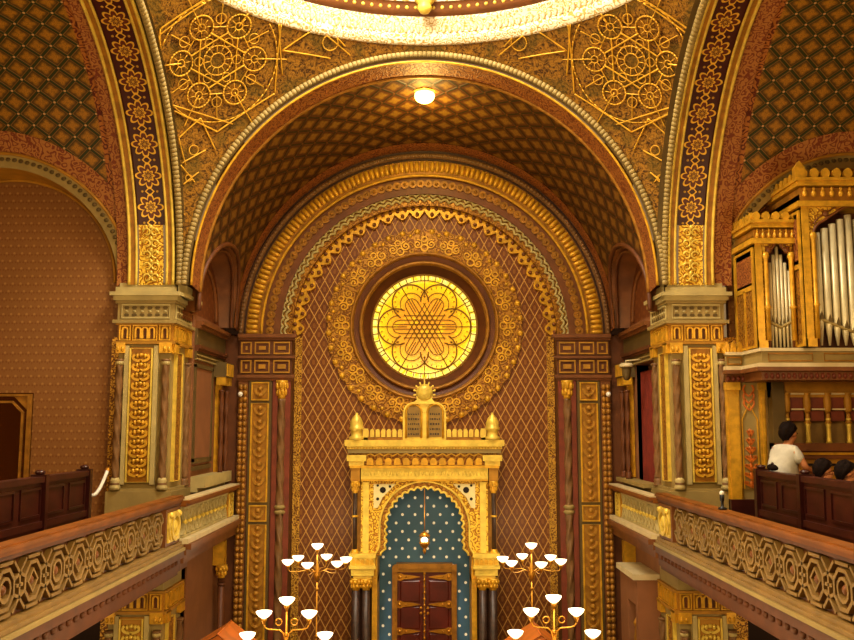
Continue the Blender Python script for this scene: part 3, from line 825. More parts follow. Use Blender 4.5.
def pier(s, lower=False):
    nm = SIDE[s]; du = -.09 if s > 0 else 0.0
    if not lower: t = thing('pier', 'tall olive and gold pier carrying the arches on the %s of the altar bay' % nm, 'pillar', (s * 3.7, 12.5, GF))
    else: t = thing('pier', 'lower gilded pier standing under the %s gallery' % nm, 'pillar', (s * 3.7, 12.5, -4.9))
    U0, U1 = 3.36 + du, 4.12 + du; YE = 12.93
    f = Fr((s * du, 12.0, 0), (s, 0, 0), (0, 0, 1), (0, -1, 0)); g = nave(U0, s)   # u runs outward on the front face, along y on the nave side
    zb = GF if not lower else -4.9
    d = 0 if not lower else -3.5
    def bx(b, v0, v1, o, y1=YE): b.box(min(s * (U0 - o), s * (U1 + o)), max(s * (U0 - o), s * (U1 + o)), 12 - o, y1, v0, v1)
    b = MB(); bx(b, zb, 1.75 if not lower else 1.66 + d, -.03); b.build('shaft', 'stone', t)
    if not lower:
        b = MB(); bx(b, 1.80, 1.87, .03); bx(b, 1.75, 1.80, .09); bx(b, 1.87, 1.93, -.01); bx(b, 1.69, 1.75, .05); 
        for (q0, q1, ex) in ((1.75, 1.80, 0), (1.80, 1.92, .03)):
            pl = [(U0 - .09 + ex, 11.91 + ex), (3.22 + ex, 12.2), (3.22 + ex, 12.93), (U0 + .05, 12.95)]
            b.poly(Fr((0, 0, 0), (s, 0, 0), (0, 1, 0), (0, 0, 1)), pl, q0, q1)
        b.build('abacus', 'stone_light', t)
        b = MB(); bx(b, 1.38, 1.425, .05); bx(b, 1.65, 1.69, .025); bx(b, 1.42, 1.66, .0); b.build('frieze', 'stone', t)
        b = MB(); bd = MB()
        for (ff, a0, a1) in ((f, 3.43, 4.05), (g, 12.08, 12.84)):
            k = int((a1 - a0) / .10); st = (a1 - a0) / k
            b.pline(ff, [(a0 - .01, 1.455), (a1 + .01, 1.455), (a1 + .01, 1.63), (a0 - .01, 1.63)], .022, 0, .02, True)
            for j in range(k):
                c = a0 + st * (j + .5)
                for q in (-1, 1): bd.poly(ff, [(c - .036, 1.543 + q * .05), (c - .02, 1.543 + q * .028), (c + .02, 1.543 + q * .028), (c + .036, 1.543 + q * .05), (c + .02, 1.543 + q * .068), (c - .02, 1.543 + q * .068)], .0, .006)
                b.ball(ff(c, 1.543, .0), .026, .012, .015, 6, 4)
        b.build('frieze_relief', 'stone_light', t); bd.build('frieze_hollow', 'stone_dark', t)
    b = MB(); bx(b, 1.12 + d, 1.38 + d, -.01); bx(b, 1.10 + d, 1.14 + d, .03); bx(b, 1.36 + d, 1.39 + d, .015); b.build('arcade_band', 'ochre', t)
    b = MB(); bd = MB()
    for (ff, a0, a1) in ((Fr(f.o + Vector((0, .01, 0)), f.u, f.v, f.n), 3.36, 4.12), (Fr(g.o + Vector((s * .01, 0, 0)), g.u, g.v, g.n), 12.0, YE)):
        W = a1 - a0
        for (p, q) in ((.06, .24), (.29, .71), (.76, .94)):
            b.pline(ff, [(a0 + W * p, 1.155 + d), (a0 + W * q, 1.155 + d), (a0 + W * q, 1.35 + d), (a0 + W * p, 1.35 + d)], .018, 0, .03, True)
        for c in (.15, .38, .50, .62, .85): niche(b, bd, ff, a0 + W * c, 1.175 + d, 1.325 + d, .07)
    b.build('arcade_frames', 'gold', t); bd.build('niche_hollow', 'brown', t)
    for (x0, x1) in ((3.37, 3.54), (3.99, 4.11)):
        b = MB(); b.fbox(f, x0, x1, .98 + d, 1.12 + d, -.05, .035); n_ = int((x1 - x0) / .06)
        for j in range(n_): b.ball(f(x0 + .035 + .06 * j, 1.03 + d, .035), .022, .022, .04, 6, 4)
        b.build('capital', 'gold', t)
    for (x0, x1) in ((12.02, 12.2), (12.7, 12.9)):
        b = MB(); b.fbox(g, x0, x1, .98 + d, 1.12 + d, -.05, .03); b.build('capital', 'gold', t)
    z0 = -.72 if not lower else -4.3
    b = MB(); b.fbox(f, 3.62, 3.93, z0, 1.06 + d, -.03, .005); b.build('panel_ground', 'gold_dark' if not lower else 'ochre', t)
    b = MB(); leaf_panel(b, f, 3.775, z0 + .04, 1.02 + d, .26, .005, .125); b.build('leaf_panel', 'gold' if not lower else 'gold_bright', t)
    b = MB(); b.pline(f, [(3.63, z0), (3.92, z0), (3.92, 1.04 + d), (3.63, 1.04 + d)], .022, 0, .03, True); b.build('gold_frame', 'gold_bright', t)
    for (x0, x1) in ((3.55, 3.61), (3.94, 4.0)):
        b = MB(); b.fbox(f, x0, x1, z0 - .03, 1.08 + d, -.03, .02); b.build('pilaster_strip', 'stone_light', t)
    for x in (3.445, 4.06):
        b = MB(); colonette(b, s * (x + du), 11.985, z0 - .1, .98 + d, .046, 22 * s); b.build('colonette', 'copper', t)
        b = MB(); b.lathe([(.07, z0 - .1), (.075, z0 - .06), (.05, z0 - .02), (.065, z0 + .02), (.048, z0 + .06)], (s * (x + du), 11.985, 0), (0, 0, 1), 14)
        b.lathe([(.05, .82 + d), (.06, .85 + d), (.05, .88 + d)], (s * (x + du), 11.985, 0), (0, 0, 1), 14); b.build('colonette_ring', 'stone_light', t)
    b = MB(); b.fbox(g, 12.20, 12.46, z0, 1.0 + d, -.03, .0); b.build('side_panel', 'carved', t)
    b = MB(); b.pline(g, [(12.18, z0), (12.48, z0), (12.48, 1.0 + d), (12.18, 1.0 + d)], .03, -.03, .015, True); b.build('side_frame', 'gold_bright', t)
    b = MB(); colonette(b, s * (U0 + .01), 12.78, z0 - .1, .98 + d, .05, 22); b.build('colonette', 'copper', t)
    b = MB(); b.fbox(f, 4.09, 4.20 - du, -.86 if not lower else zb, 1.2 + d, -.13, -.06); b.build('lattice_strip', 'carved_fine', t)
    if not lower:
        b = MB(); bx(b, GF, -.84, .05); bx(b, -.84, -.80, .02); b.build('plinth', 'stone', t)
    return t
for s in (-1, 1):
    pier(s); pier(s, lower=True)

# ---------------------------------------------------------- engaged piers of the altar arch
def engaged(s):
    t = thing('engaged_pier', 'slender gilded engaged pier with twisted shaft on the %s of the altar wall' % SIDE[s], 'pillar', (s * 2.6, 14.9, -4.9))
    f = front(YB, s); z0 = -4.9
    b = MB(); b.box(min(s * 3.06, s * 2.19), max(s * 3.06, s * 2.19), YB + .005, 15.13, z0, 1.5); b.box(min(s * 3.305, s * 3.05), max(s * 3.305, s * 3.05), YB + .06, 15.13, z0, 1.5); b.build('core', 'brown', t)
    # entablature
    b = MB()
    for (v0, v1, n, u0) in ((1.46, 1.52, .11, 2.10), (1.42, 1.46, .07, 2.14), (1.12, 1.16, .08, 2.13), (.80, .85, .08, 2.13), (.76, .80, .05, 2.16)): b.fbox(f, u0, 3.06, v0, v1, 0, n)
    b.build('cornice', 'redbrown', t)
    b = MB(); b.fbox(f, 2.18, 3.04, .85, 1.12, 0, .03); b.fbox(f, 2.18, 3.04, 1.16, 1.42, 0, .04); b.build('entablature', 'brown', t)
    b = MB()
    for (v0, v1) in ((.89, 1.08), (1.20, 1.38)):
        for (u0, u1) in ((2.22, 2.47), (2.55, 2.78), (2.85, 3.0)):
            b.pline(f, [(u0, v0), (u1, v0), (u1, v1), (u0, v1)], .03, .03, .06, True); b.fbox(f, u0 + .06, u1 - .06, v0 + .06, v1 - .06, .03, .055)
    b.build('entablature_panels', 'ochre', t)
    # fish-scale strip
    b = MB(); b.fbox(f, 2.89, 3.05, z0, .76, 0, .02); b.build('scale_ground', 'redbrown', t)
    b = MB(); k = int((.76 - z0) / .1)
    for i in range(k):
        c = z0 + .1 * (i + .5)
        for u in (2.935, 3.005): b.ball(f(u, c, .025), .042, .04, .052, 7, 5)
    b.build('scale_strip', 'gold_dark', t)
    # panelled pilaster
    b = MB(); b.fbox(f, 2.50, 2.87, z0, .76, 0, .03); b.build('pilaster', 'stone_dark', t)
    for (v0, v1) in ((.44, .72), (-1.20, .38), (-1.50, -1.26), (-4.0, -1.56)):
        fr_, le, gr = MB(), MB(), MB()
        gr.fbox(f, 2.555, 2.815, v0, v1, .03, .035)
        fr_.pline(f, [(2.55, v0), (2.82, v0), (2.82, v1), (2.55, v1)], .026, .03, .055, True)
        k = max(1, int((v1 - v0) / .2)); st = (v1 - v0) / k
        for i in range(k):
            c = v0 + st * (i + .5)
            le.pline(f, [(2.685 + .085 * cos(pi + pi * j / 8), c + .05 + .11 * sin(pi + pi * j / 8)) for j in range(9)], .035, .035, .06)
            le.ball(f(2.685, c + .045, .045), .04, .03, .04, 7, 5); le.ball(f(2.685, c - .065, .05), .05, .03, .03, 7, 5)
        gr.build('panel_ground', 'gold_dark', t); fr_.build('panel_frame', 'gold', t); le.build('panel_relief', 'ochre', t)
    # twisted shaft with red flanks
    b = MB(); b.fbox(f, 2.19, 2.28, z0, .76, 0, .03); b.build('red_flank', 'red', t)
    b = MB(); b.fbox(f, 2.40, 2.48, z0, .76, 0, .03); b.build('red_flank', 'red', t)
    b = MB(); x, y = s * 2.335, YB - .01
    b.lathe([(.062, z0 + (.46 - z0) * i / 150) for i in range(151)], (x, y, 0), (0, 0, 1), 18, True, lambda th, h: 1 + .17 * cos(3 * th - s * h * 15)); b.build('twisted_shaft', 'copper', t)
    b = MB()
    for zc in (-1.36, -1.28): b.lathe([(.07, zc - .035), (.10, zc), (.07, zc + .035)], (x, y, 0), (0, 0, 1), 16)
    b.build('shaft_ring', 'stone', t)
    b = MB(); leaf_capital(b, x, y, .46, .76, .062); b.build('capital', 'gold', t)
    # gold hem of the field
    b = MB(); b.fbox(front(YF - .005, s), 2.06, 2.18, z0, ZA, 0, .03); b.build('field_border', 'carved_fine', t)
    return t
for s in (-1, 1): engaged(s)

# paired colonettes where the flank walls meet the altar arch
for s in (-1, 1):
    t = thing('paired_colonettes', 'pair of thin dark colonettes under a gold block beside the %s engaged pier' % SIDE[s], 'pillar', (s * 3.1, 14.4, -.9))
    g = nave(3.315, s)
    b = MB(); b.fbox(g, 14.14, 14.66, .78, 1.01, 0, .20); b.build('block', 'stone_dark', t)
    b = MB()
    for i in range(4):
        u = 14.18 + .115 * i; b.fbox(g, u, u + .085, .80, .99, .20, .22)
    b.fbox(g, 14.15, 14.27, .66, .78, .05, .19); b.fbox(g, 14.50, 14.62, .66, .78, .05, .19); b.build('capital', 'gold', t)
    for y in (14.21, 14.56):
        b = MB(); colonette(b, s * 3.19, y, -.80, .66, .034, 18); b.build('colonette', 'brown', t)
    b = MB(); b.fbox(g, 14.30, 14.42, -.78, .78, 0, .08); b.build('gold_strip', 'gold', t)
    t = thing('wall_shaft', 'dark shaft with gilded capital on the wall below the %s gallery' % SIDE[s], 'pillar', (s * 3.1, 14.5, -4.9))
    b = MB(); colonette(b, s * 3.19, 14.52, -4.9, -2.35, .05); b.build('shaft', 'brown', t)
    b = MB(); leaf_capital(b, s * 3.19, 14.52, -2.35, -2.15, .055); b.fbox(g, 14.44, 14.60, -2.15, -1.78, 0, .18); b.build('capital', 'gold', t)
    t = thing('wall_lamp', 'small white round lamp on the gilt strip beside the %s colonettes' % SIDE[s], 'lamp', (s * 2.97, YB - .10, .53))
    b = MB(); b.ball((s * 2.99, YB - .14, .53), .04, .04, .04, 12, 8); b.build('bulb', 'white', t)
    b = MB(); b.lathe([(.03, 0), (.03, .03), (.02, .05)], (s * 2.99, YB - .075, .53), (0, -1, 0), 12); b.build('socket', 'brass', t)

# ================================================================== BALUSTRADES
def fret(b, bo, g, u0, u1, v0, v1, n0):
    hgt = v1 - v0; k = max(1, round((u1 - u0) / (hgt * 1.06))); st = (u1 - u0) / k; w = hgt * .07; n1 = n0 + .05
    for i in range(k):
        c = u0 + st * (i + .5); m = (v0 + v1) / 2; r = hgt * .34
        oc = [(c + r * cos(pi / 8 + j * pi / 4), m + r * sin(pi / 8 + j * pi / 4)) for j in range(8)]
        b.pline(g, oc, w, n0, n1, True)
        r2 = hgt * .19
        if i % 2: b.pline(g, [(c + r2 * cos(j * pi / 6), m + r2 * sin(j * pi / 6)) for j in range(12)], w * .8, n0, n1, True)
        else: b.pline(g, [(c + r2 * cos(j * pi / 2), m + r2 * sin(j * pi / 2)) for j in range(4)], w * .8, n0, n1, True)
        bo.ball(g(c, m, n0 + .01), hgt * .10, hgt * .10, hgt * .10, 8, 5)
        for q in (-1, 1):
            b.bar(g, (c - st * .22, m + q * hgt * .42), (c + st * .22, m + q * hgt * .42), w * .8, n0, n1)
            b.bar(g, (c - st * .5, m + q * hgt * .20), (c - st * .28, m + q * hgt * .42), w * .8, n0, n1)
            b.bar(g, (c + st * .5, m + q * hgt * .20), (c + st * .28, m + q * hgt * .42), w * .8, n0, n1)
            b.bar(g, (c + q * r, m - hgt * .13), (c + q * st * .5, m - hgt * .2), w * .8, n0, n1)
            b.bar(g, (c + q * r, m + hgt * .13), (c + q * st * .5, m + hgt * .2), w * .8, n0, n1)
        b.bar(g, (c - st * .5, m - hgt * .22), (c - st * .5, m + hgt * .22), w * .8, n0, n1)
        b.bar(g, (c - st * .62, m), (c - st * .38, m), w * .8, n0, n1)
def cartouche(t, g, u0, u1, v0, v1, n):
    b = MB(); b.pline(g, [(u0 + .06, v0 + .06), (u1 - .06, v0 + .06), (u1 - .06, v1 - .06), (u0 + .06, v1 - .06)], .035, n, n + .02, True)
    c, m = (u0 + u1) / 2, (v0 + v1) / 2; w, h = (u1 - u0) * .26, (v1 - v0) * .34
    b.pline(g, [(c + w * cos(j * pi / 8), m + h * sin(j * pi / 8)) for j in range(16)], .05, n, n + .045, True)
    for q in (-1, 1):
        b.pline(g, [(c + q * w * (1.25 - .3 * cos(j * .6)), m + h * (-1.05 + .21 * j)) for j in range(11)], .03, n, n + .03)
        b.ball(g(c + q * w * 1.05, m + h * .95, n + .02), .045, .045, .045, 7, 5)
    b.ball(g(c, m, n + .01), .05, .05, .09, 8, 6)
    b.build('cartouche', 'gold_bright', t)
for s in (-1, 1):
    nm = SIDE[s]
    t = thing('balustrade', 'long gallery balustrade of pierced interlace under a mahogany rail on the %s' % nm, 'balustrade', (s * 3.05, 8, GF))
    g = nave(3.07, s); ro = .42 if s > 0 else -.05; Y0, Y1 = 4.2, 11.58 + ro
    b = MB(); b.fbox(g, Y0, Y1, -.90, -.87, -.12, .05); b.fbox(g, Y0, Y1, -.87, -.855, -.10, .03); b.fbox(g, Y0, Y1, -.935, -.90, -.08, .03); b.build('handrail', 'mahogany', t)
    b = MB(); b.fbox(g, Y0, Y1, -.97, -.935, -.08, .01); b.build('under_rail', 'brown', t)
    b = MB(); b.fbox(g, Y0, 10.94 + ro, -1.43, -.96, -.08, -.06); b.build('back_panel', 'brown', t)
    b = MB(); bo = MB(); fret(b, bo, g, Y0, 10.90 + ro, -1.42, -.97, -.06)
    b.build('fretwork', 'fret', t); bo.build('rosette', 'redbrown', t)
    b = MB(); b.fbox(g, 10.94 + ro, 11.56 + ro, -1.43, -.98, -.08, .005); b.build('post', 'redbrown', t)
    cartouche(t, g, 10.95 + ro, 11.55 + ro, -1.42, -.98, .005)
    b = MB()
    b.fbox(g, Y0, Y1, -1.455, -1.42, -.08, .03); b.fbox(g, Y0, Y1, -1.49, -1.455, -.08, .055); b.build('cornice', 'fret', t)
    b = MB(); b.fbox(g, Y0, Y1, -1.53, -1.495, -.045, .08); b.build('cornice_edge', 'stone', t)
    b = MB(); b.fbox(g, Y0, Y1, -1.62, -1.53, -.045, .06); b.fbox(g, Y0, Y1, -1.78, -1.62, -.045, .02); b.fbox(g, Y0, Y1, -1.83, -1.78, -.045, -.01); b.build('fascia', 'brown', t)
    b = MB()
    for i in range(int((Y1 - Y0) / .16)):
        u = Y0 + .16 * i + .04; b.ball(g(u + .04, -1.66, .02), .03, .05, .035, 7, 5)
    b.build('bead_row', 'brown', t)
    # short stretch in front of the altar bay
    t = thing('short_balustrade', 'short gilt balustrade of open scrolls between the %s pier and the altar wall' % nm, 'balustrade', (s * 3.05, 13, GF))
    g = nave(3.05, s); Y0, Y1 = 11.62 + ro, 14.70
    b = MB(); b.fbox(g, Y0, Y1, -.96, -.92, -.075, .09); b.fbox(g, Y0, Y1, -1.0, -.96, -.075, .04); b.build('handrail', 'mahogany', t)
    b = MB(); b.fbox(g, Y0, Y1, -.92, -.90, -.075, .08); b.build('rail_top', 'cream', t)
    b = MB(); b.fbox(g, Y0, Y1, -1.40, -1.02, -.075, -.05); b.build('back_panel', 'brown_dark', t)
    b = MB(); bo = MB(); n_ = 11; ua = 11.7 + ro; st = (14.2 - ua) / n_; m = -1.205
    for i in range(n_):
        c = ua + st * (i + .5)
        for q in (-1, 1):
            b.bar(g, (c - st * .5, m - q * .16), (c + st * .5, m + q * .16), .028, -.05, -.01)
            b.pline(g, [(c + .05 * cos(j * pi / 5), m + q * .11 + .05 * sin(j * pi / 5)) for j in range(10)], .02, -.05, -.012, True)
        bo.ball(g(c, m, -.02), .035, .04, .035, 8, 5)
    for v in (-1.385, -1.025): b.bar(g, (ua - .02, v), (14.22, v), .03, -.05, -.005)
    b.build('scroll_fretwork', 'stone_light', t); bo.build('rosette', 'gold_bright', t)
    b = MB(); b.fbox(g, 14.24, 14.58, -1.40, -1.02, -.075, .0); b.build('post', 'ochre', t)
    b = MB()
    for k in range(4):
        v = -1.34 + .09 * k
        b.pline(g, [(14.41 + .08 * cos(j * pi / 4), v + .035 * sin(j * pi / 4)) for j in range(8)], .025, 0, .025, True)
    b.pline(g, [(14.28, -1.38), (14.54, -1.38), (14.54, -1.04), (14.28, -1.04)], .025, 0, .02, True); b.build('post_relief', 'gold_bright', t)
    b = MB(); b.fbox(g, Y0, Y1, -1.46, -1.40, -.075, .08); b.build('cornice', 'cream', t)
    b = MB(); b.fbox(g, Y0, Y1, -1.53, -1.46, -.075, .12); b.fbox(g, Y0, Y1, -1.60, -1.53, -.075, .06); b.fbox(g, Y0, Y1, -1.70, -1.60, -.075, .03); b.build('fascia', 'redbrown', t)

# ================================================================== THE ARK
ark = thing('torah_ark', 'tall gilded ark with blue starred niche and red double door below the window', 'ark', (0, 14.5, -4.9))
YA = 14.2
def X_(px): return (px - CX) * 14.22 / F
def Z_(py): return P(CX, py, YA)[1]
f = front(YA)
def slab(b, x0, x1, y0, y1, n0, n1): b.fbox(f, X_(x0), X_(x1), Z_(y1), Z_(y0), n0, n1)
D = -.93
b = MB(); slab(b, 346, 503, 440, 446, D, .10); slab(b, 348, 501, 446, 449, D, .06); b.build('cornice', 'gold_bright', ark)
b = MB(); slab(b, 349, 500, 449, 453, D, .05); b.build('cornice_underside', 'stone', ark)
b = MB(); slab(b, 352, 497, 453, 466, D, -.02); b.build('frieze', 'carved', ark)
for e0 in (348, 482):
    b = MB(); slab(b, e0, e0 + 19, 455, 461, D, .05); slab(b, e0 + 2, e0 + 17, 461, 466, D, .03); b.build('end_block', 'gold_bright', ark)
b = MB()
for i in range(13):
    c = X_(371 + i * 8.9); w = .05
    b.poly(f, [(c - w, Z_(465)), (c + w, Z_(465)), (c + w, Z_(461))] + [(c + w * cos(j * pi / 6), Z_(461) + w * sin(j * pi / 6)) for j in range(1, 6)] + [(c - w, Z_(461))], -.02, .035)
    b.pline(f, [(c - .07, Z_(456)), (c, Z_(453.5)), (c + .07, Z_(456))], .02, -.02, .02)
b.build('corbel_arches', 'gold', ark)
b = MB(); slab(b, 351, 498, 465.5, 468, D, .06); slab(b, 362, 487, 479, 481, D, .035); b.build('ledge', 'gold', ark)
b = MB(); slab(b, 362, 487, 468, 479, D, .02); b.build('architrave', 'gold_bright', ark)
b = MB(); slab(b, 362, 487, 468, 469.6, D, .04); slab(b, 362, 487, 477.4, 479, D, .04)
for i in range(34): b.ball(f(X_(365 + i * 3.6), Z_(473.5), .02), .018, .012, .035, 6, 4)
b.build('architrave_beading', 'gold_bright', ark)
b = MB()
for i in range(52): b.ball(f(X_(350 + i * 2.92), Z_(448), .06), .014, .014, .014, 6, 4)
b.build('cornice_beading', 'gold', ark)
b = MB(); slab(b, 352, 361, 468, 481, D, .03); b.build('end_block', 'ochre', ark)
b = MB(); slab(b, 488, 497, 468, 481, D, .03); b.build('end_block', 'ochre', ark)
# body with the polylobed niche
NA, NB, NR = Z_(527), Z_(556), .615
def lobes(off=0.0, sc=.035, nl=17):
    k = nl * 6; top = []
    for i in range(k + 1):
        a = pi * i / k; rr = NR + off - sc + sc * abs(sin(pi * nl * i / k)); top.append((rr * cos(a), NA + rr * sin(a)))
    side = []
    for j in range(1, 25):
        side.append((NR + off - sc + sc * abs(sin(pi * j / 6)) + .10 * max(0, (j - 14) / 10) ** 2, NA + (NB - NA) * j / 24))
    return side[::-1] + top + [(-p[0], p[1]) for p in side]
b = MB()
inner = lobes()
xL, xR, zT = X_(374), X_(475), Z_(481)
rect = []
for (x, z) in inner:
    if z <= NA: rect.append((xR if x > 0 else xL, z)); continue
    dx, dz = x, z - NA; kk = min(xR / max(abs(dx), 1e-6), (zT - NA) / max(dz, 1e-6)); rect.append((dx * kk, NA + dz * kk))
b.strip(f, inner, rect, -.25, -.05); b.build('arch_front', 'carved_bright', ark)
b = MB(); b.strip(f, lobes(), lobes(.075, .0), -.25, -.015); b.build('arch_band', 'carved', ark)
b = MB(); b.tube([f(p[0], p[1], -.01) for p in lobes(.0)], .017, 6); b.tube([f(p[0], p[1], -.01) for p in lobes(.08, 0)], .017, 6); b.build('arch_beading', 'gold_bright', ark)
for q in (-1, 1):
    b = MB(); bd = MB()
    x = lambda px: q * X_(CX + px)
    b.poly(f, [(x(50), Z_(484)), (x(28), Z_(484)), (x(34), Z_(490)), (x(41), Z_(497)), (x(46), Z_(508)), (x(50), Z_(508))], -.05, -.01)
    for (px, py, r) in ((41, 490, .05), (46, 499, .025), (34, 486.5, .022), (46, 485.5, .02)):
        bd.poly(f, [(x(px) + r * cos(j * pi / 4), Z_(py) + r * sin(j * pi / 4)) for j in range(8)], -.01, -.004)
    o = b.build('spandrel', 'spandrel', ark); bd.build('spandrel_holes', 'dark', o)
b = MB(); slab(b, 362, 375, 481, 554, D, -.04); b.build('jamb', 'carved_bright', ark)
b = MB(); slab(b, 474, 487, 481, 554, D, -.04); b.build('jamb', 'carved_bright', ark)
b = MB(); slab(b, 364, 370, 482, 553, -.05, .0); b.build('pilaster', 'gold_bright', ark)
b = MB(); slab(b, 479, 485, 482, 553, -.05, .0); b.build('pilaster', 'gold_bright', ark)
b = MB(); slab(b, 353, 362, 481, 553, D, -.16); b.build('side_panel', 'gold_dark', ark)
b = MB(); slab(b, 487, 496, 481, 553, D, -.16); b.build('side_panel', 'gold_dark', ark)
for q in (-1, 1):
    x = q * X_(CX + 68)
    b = MB(); b.lathe([(.035, Z_(555)), (.035, Z_(500)), (.035, Z_(488))], (x, YA - .0, 0), (0, 0, 1), 14); b.build('upper_column', 'marble_dark', ark)
    b = MB(); leaf_capital(b, x, YA, Z_(493), Z_(481), .04); b.build('column_capital', 'gold', ark)
    b = MB(); b.lathe([(.045, Z_(517)), (.055, Z_(516)), (.045, Z_(515))], (x, YA, 0), (0, 0, 1), 14); b.build('column_ring', 'gold', ark)
    b = MB(); b.lathe([(.06, Z_(556)), (.06, Z_(553)), (.045, Z_(549))], (x, YA, 0), (0, 0, 1), 14); b.build('column_base', 'gold', ark)
    # corbelled impost and lower columns
    b = MB(); A0 = CX + q * 73; A1 = CX + q * 47
    lo, hi = min(A0, A1), max(A0, A1)
    for (y0, y1, n, ins) in ((553, 557, .10, 0), (557, 565, .07, 1), (565, 568, .12, 0), (568, 575, .08, 2), (575, 579, .04, 4)):
        slab(b, lo + ins, hi - ins, y0, y1, D, n)
    b.build('impost', 'gold_bright', ark)
    b = MB()
    for i in range(5): c = lo + 4 + i * 4.5; b.poly(f, [(X_(c) - .03, Z_(564)), (X_(c) + .03, Z_(564)), (X_(c) + .03, Z_(560)), (X_(c), Z_(558)), (X_(c) - .03, Z_(560))], .07, .085)
    b.build('impost_relief', 'gold', ark)
    for px in (66.5, 56.5):
        x = q * X_(CX + px)
        b = MB(); b.lathe([(.06, -4.6), (.06, Z_(590))], (x, YA - .0, 0), (0, 0, 1), 16); b.build('lower_column', 'marble_dark', ark)
        b = MB(); leaf_capital(b, x, YA, Z_(590), Z_(578), .055); b.lathe([(.09, -4.9), (.09, -4.75), (.065, -4.6)], (x, YA, 0), (0, 0, 1), 16); b.build('column_capital', 'gold', ark)
    b = MB(); slab(b, min(CX + q * 51, CX + q * 46), max(CX + q * 51, CX + q * 46), 579, 585, D, -.02); b.fbox(f, min(q * X_(CX + 51), q * X_(CX + 46)), max(q * X_(CX + 51), q * X_(CX + 46)), -4.9, Z_(556), D, -.05); b.build('lower_pilaster', 'gold', ark)
    b = MB(); b.fbox(f, min(q * X_(CX + 72), q * X_(CX + 51)), max(q * X_(CX + 72), q * X_(CX + 51)), -4.9, Z_(579), D, -.25); b.build('lower_wall', 'brown_dark', ark)
# blue panel
b = MB(); b.fbox(front(14.95), -1.0, 1.0, -4.9, Z_(480), -.05, 0); b.build('blue_panel', 'bluestar', ark)
# doors
kD = 14.75
def DX(px): return (px - CX) * kD / F
def DZ(py): return P(CX, py, kD)[1]
fd = front(kD + .1)
b = MB()
zt, zl = DZ(564), -4.6
b.poly(fd, [(DX(393), zl), (DX(397), zl), (DX(397), DZ(570)), (DX(400), DZ(568)), (DX(449), DZ(568)), (DX(452), DZ(570)), (DX(452), zl), (DX(456), zl), (DX(456), DZ(568)), (DX(451), zt), (DX(398), zt), (DX(393), DZ(568))], 0, .001)
b = MB()
b.fbox(fd, DX(393), DX(398), zl, DZ(567), -.08, .10); b.fbox(fd, DX(451), DX(456), zl, DZ(567), -.08, .10); b.fbox(fd, DX(397), DX(452), DZ(569), zt, -.08, .10)
for q in (393, 450): b.poly(fd, [(DX(q), DZ(572)), (DX(q + 6), DZ(572)), (DX(q + 6), DZ(564)), (DX(q + 2), DZ(564.5)), (DX(q), DZ(567))], .10, .13)
b.build('door_frame', 'gold_dark', ark)
b = MB(); b.fbox(fd, DX(398), DX(451), DZ(572.5), DZ(569), -.05, .07); b.build('lintel', 'ochre', ark)
for q in (-1, 1):
    b = MB(); a0, a1 = sorted((q * DX(CX + 1.2), q * DX(CX + 27)))
    b.fbox(fd, a0, a1, zl, DZ(572), -.05, .03)
    dr = b.build('door', 'doorwood', ark); dr['label'] = 'dark red-brown door leaf'
    b = MB()
    for (v0, v1) in ((DZ(603), DZ(581)), (DZ(630), DZ(607)), (zl + .1, DZ(634))): b.fbox(fd, a0 + .05, a1 - .05, v0, v1, .03, .045, .02)
    b.build('door_panel', 'doorwood', dr)
    for py in (577.5, 605, 632):
        b = MB(); z = DZ(py); x = lambda p: q * DX(CX + p)
        pts = [(x(27), z - .05), (x(23), z - .06), (x(20), z - .035), (x(14), z - .03), (x(6), z - .008), (x(4), z), (x(6), z + .008), (x(14), z + .03), (x(20), z + .035), (x(23), z + .06), (x(27), z + .05)]
        b.poly(fd, pts, .03, .06); b.ball(fd(x(24), z, .06), .03, .02, .03, 8, 5); b.ball(fd(x(18), z, .06), .018, .015, .018, 7, 5)
        b.build('strap_hinge', 'brass', dr)
    b = MB()
    for py in (608.5, 614): b.ball(fd(q * DX(CX + 3.4), DZ(py), .05), .024, .03, .024, 8, 6)
    b.build('knob', 'brass', dr)
b = MB(); b.fbox(fd, -.012, .012, zl, DZ(573), .0, .055)
for k in range(14): b.ball(fd(0, DZ(574) - .1 * k, .055), .022, .018, .03, 7, 5)
b.build('door_astragal', 'brass', ark)
b = MB(); b.box(-1.15, 1.15, 13.95, 15.1, -4.9, -4.6) ; b.build('step', 'brown', ark)
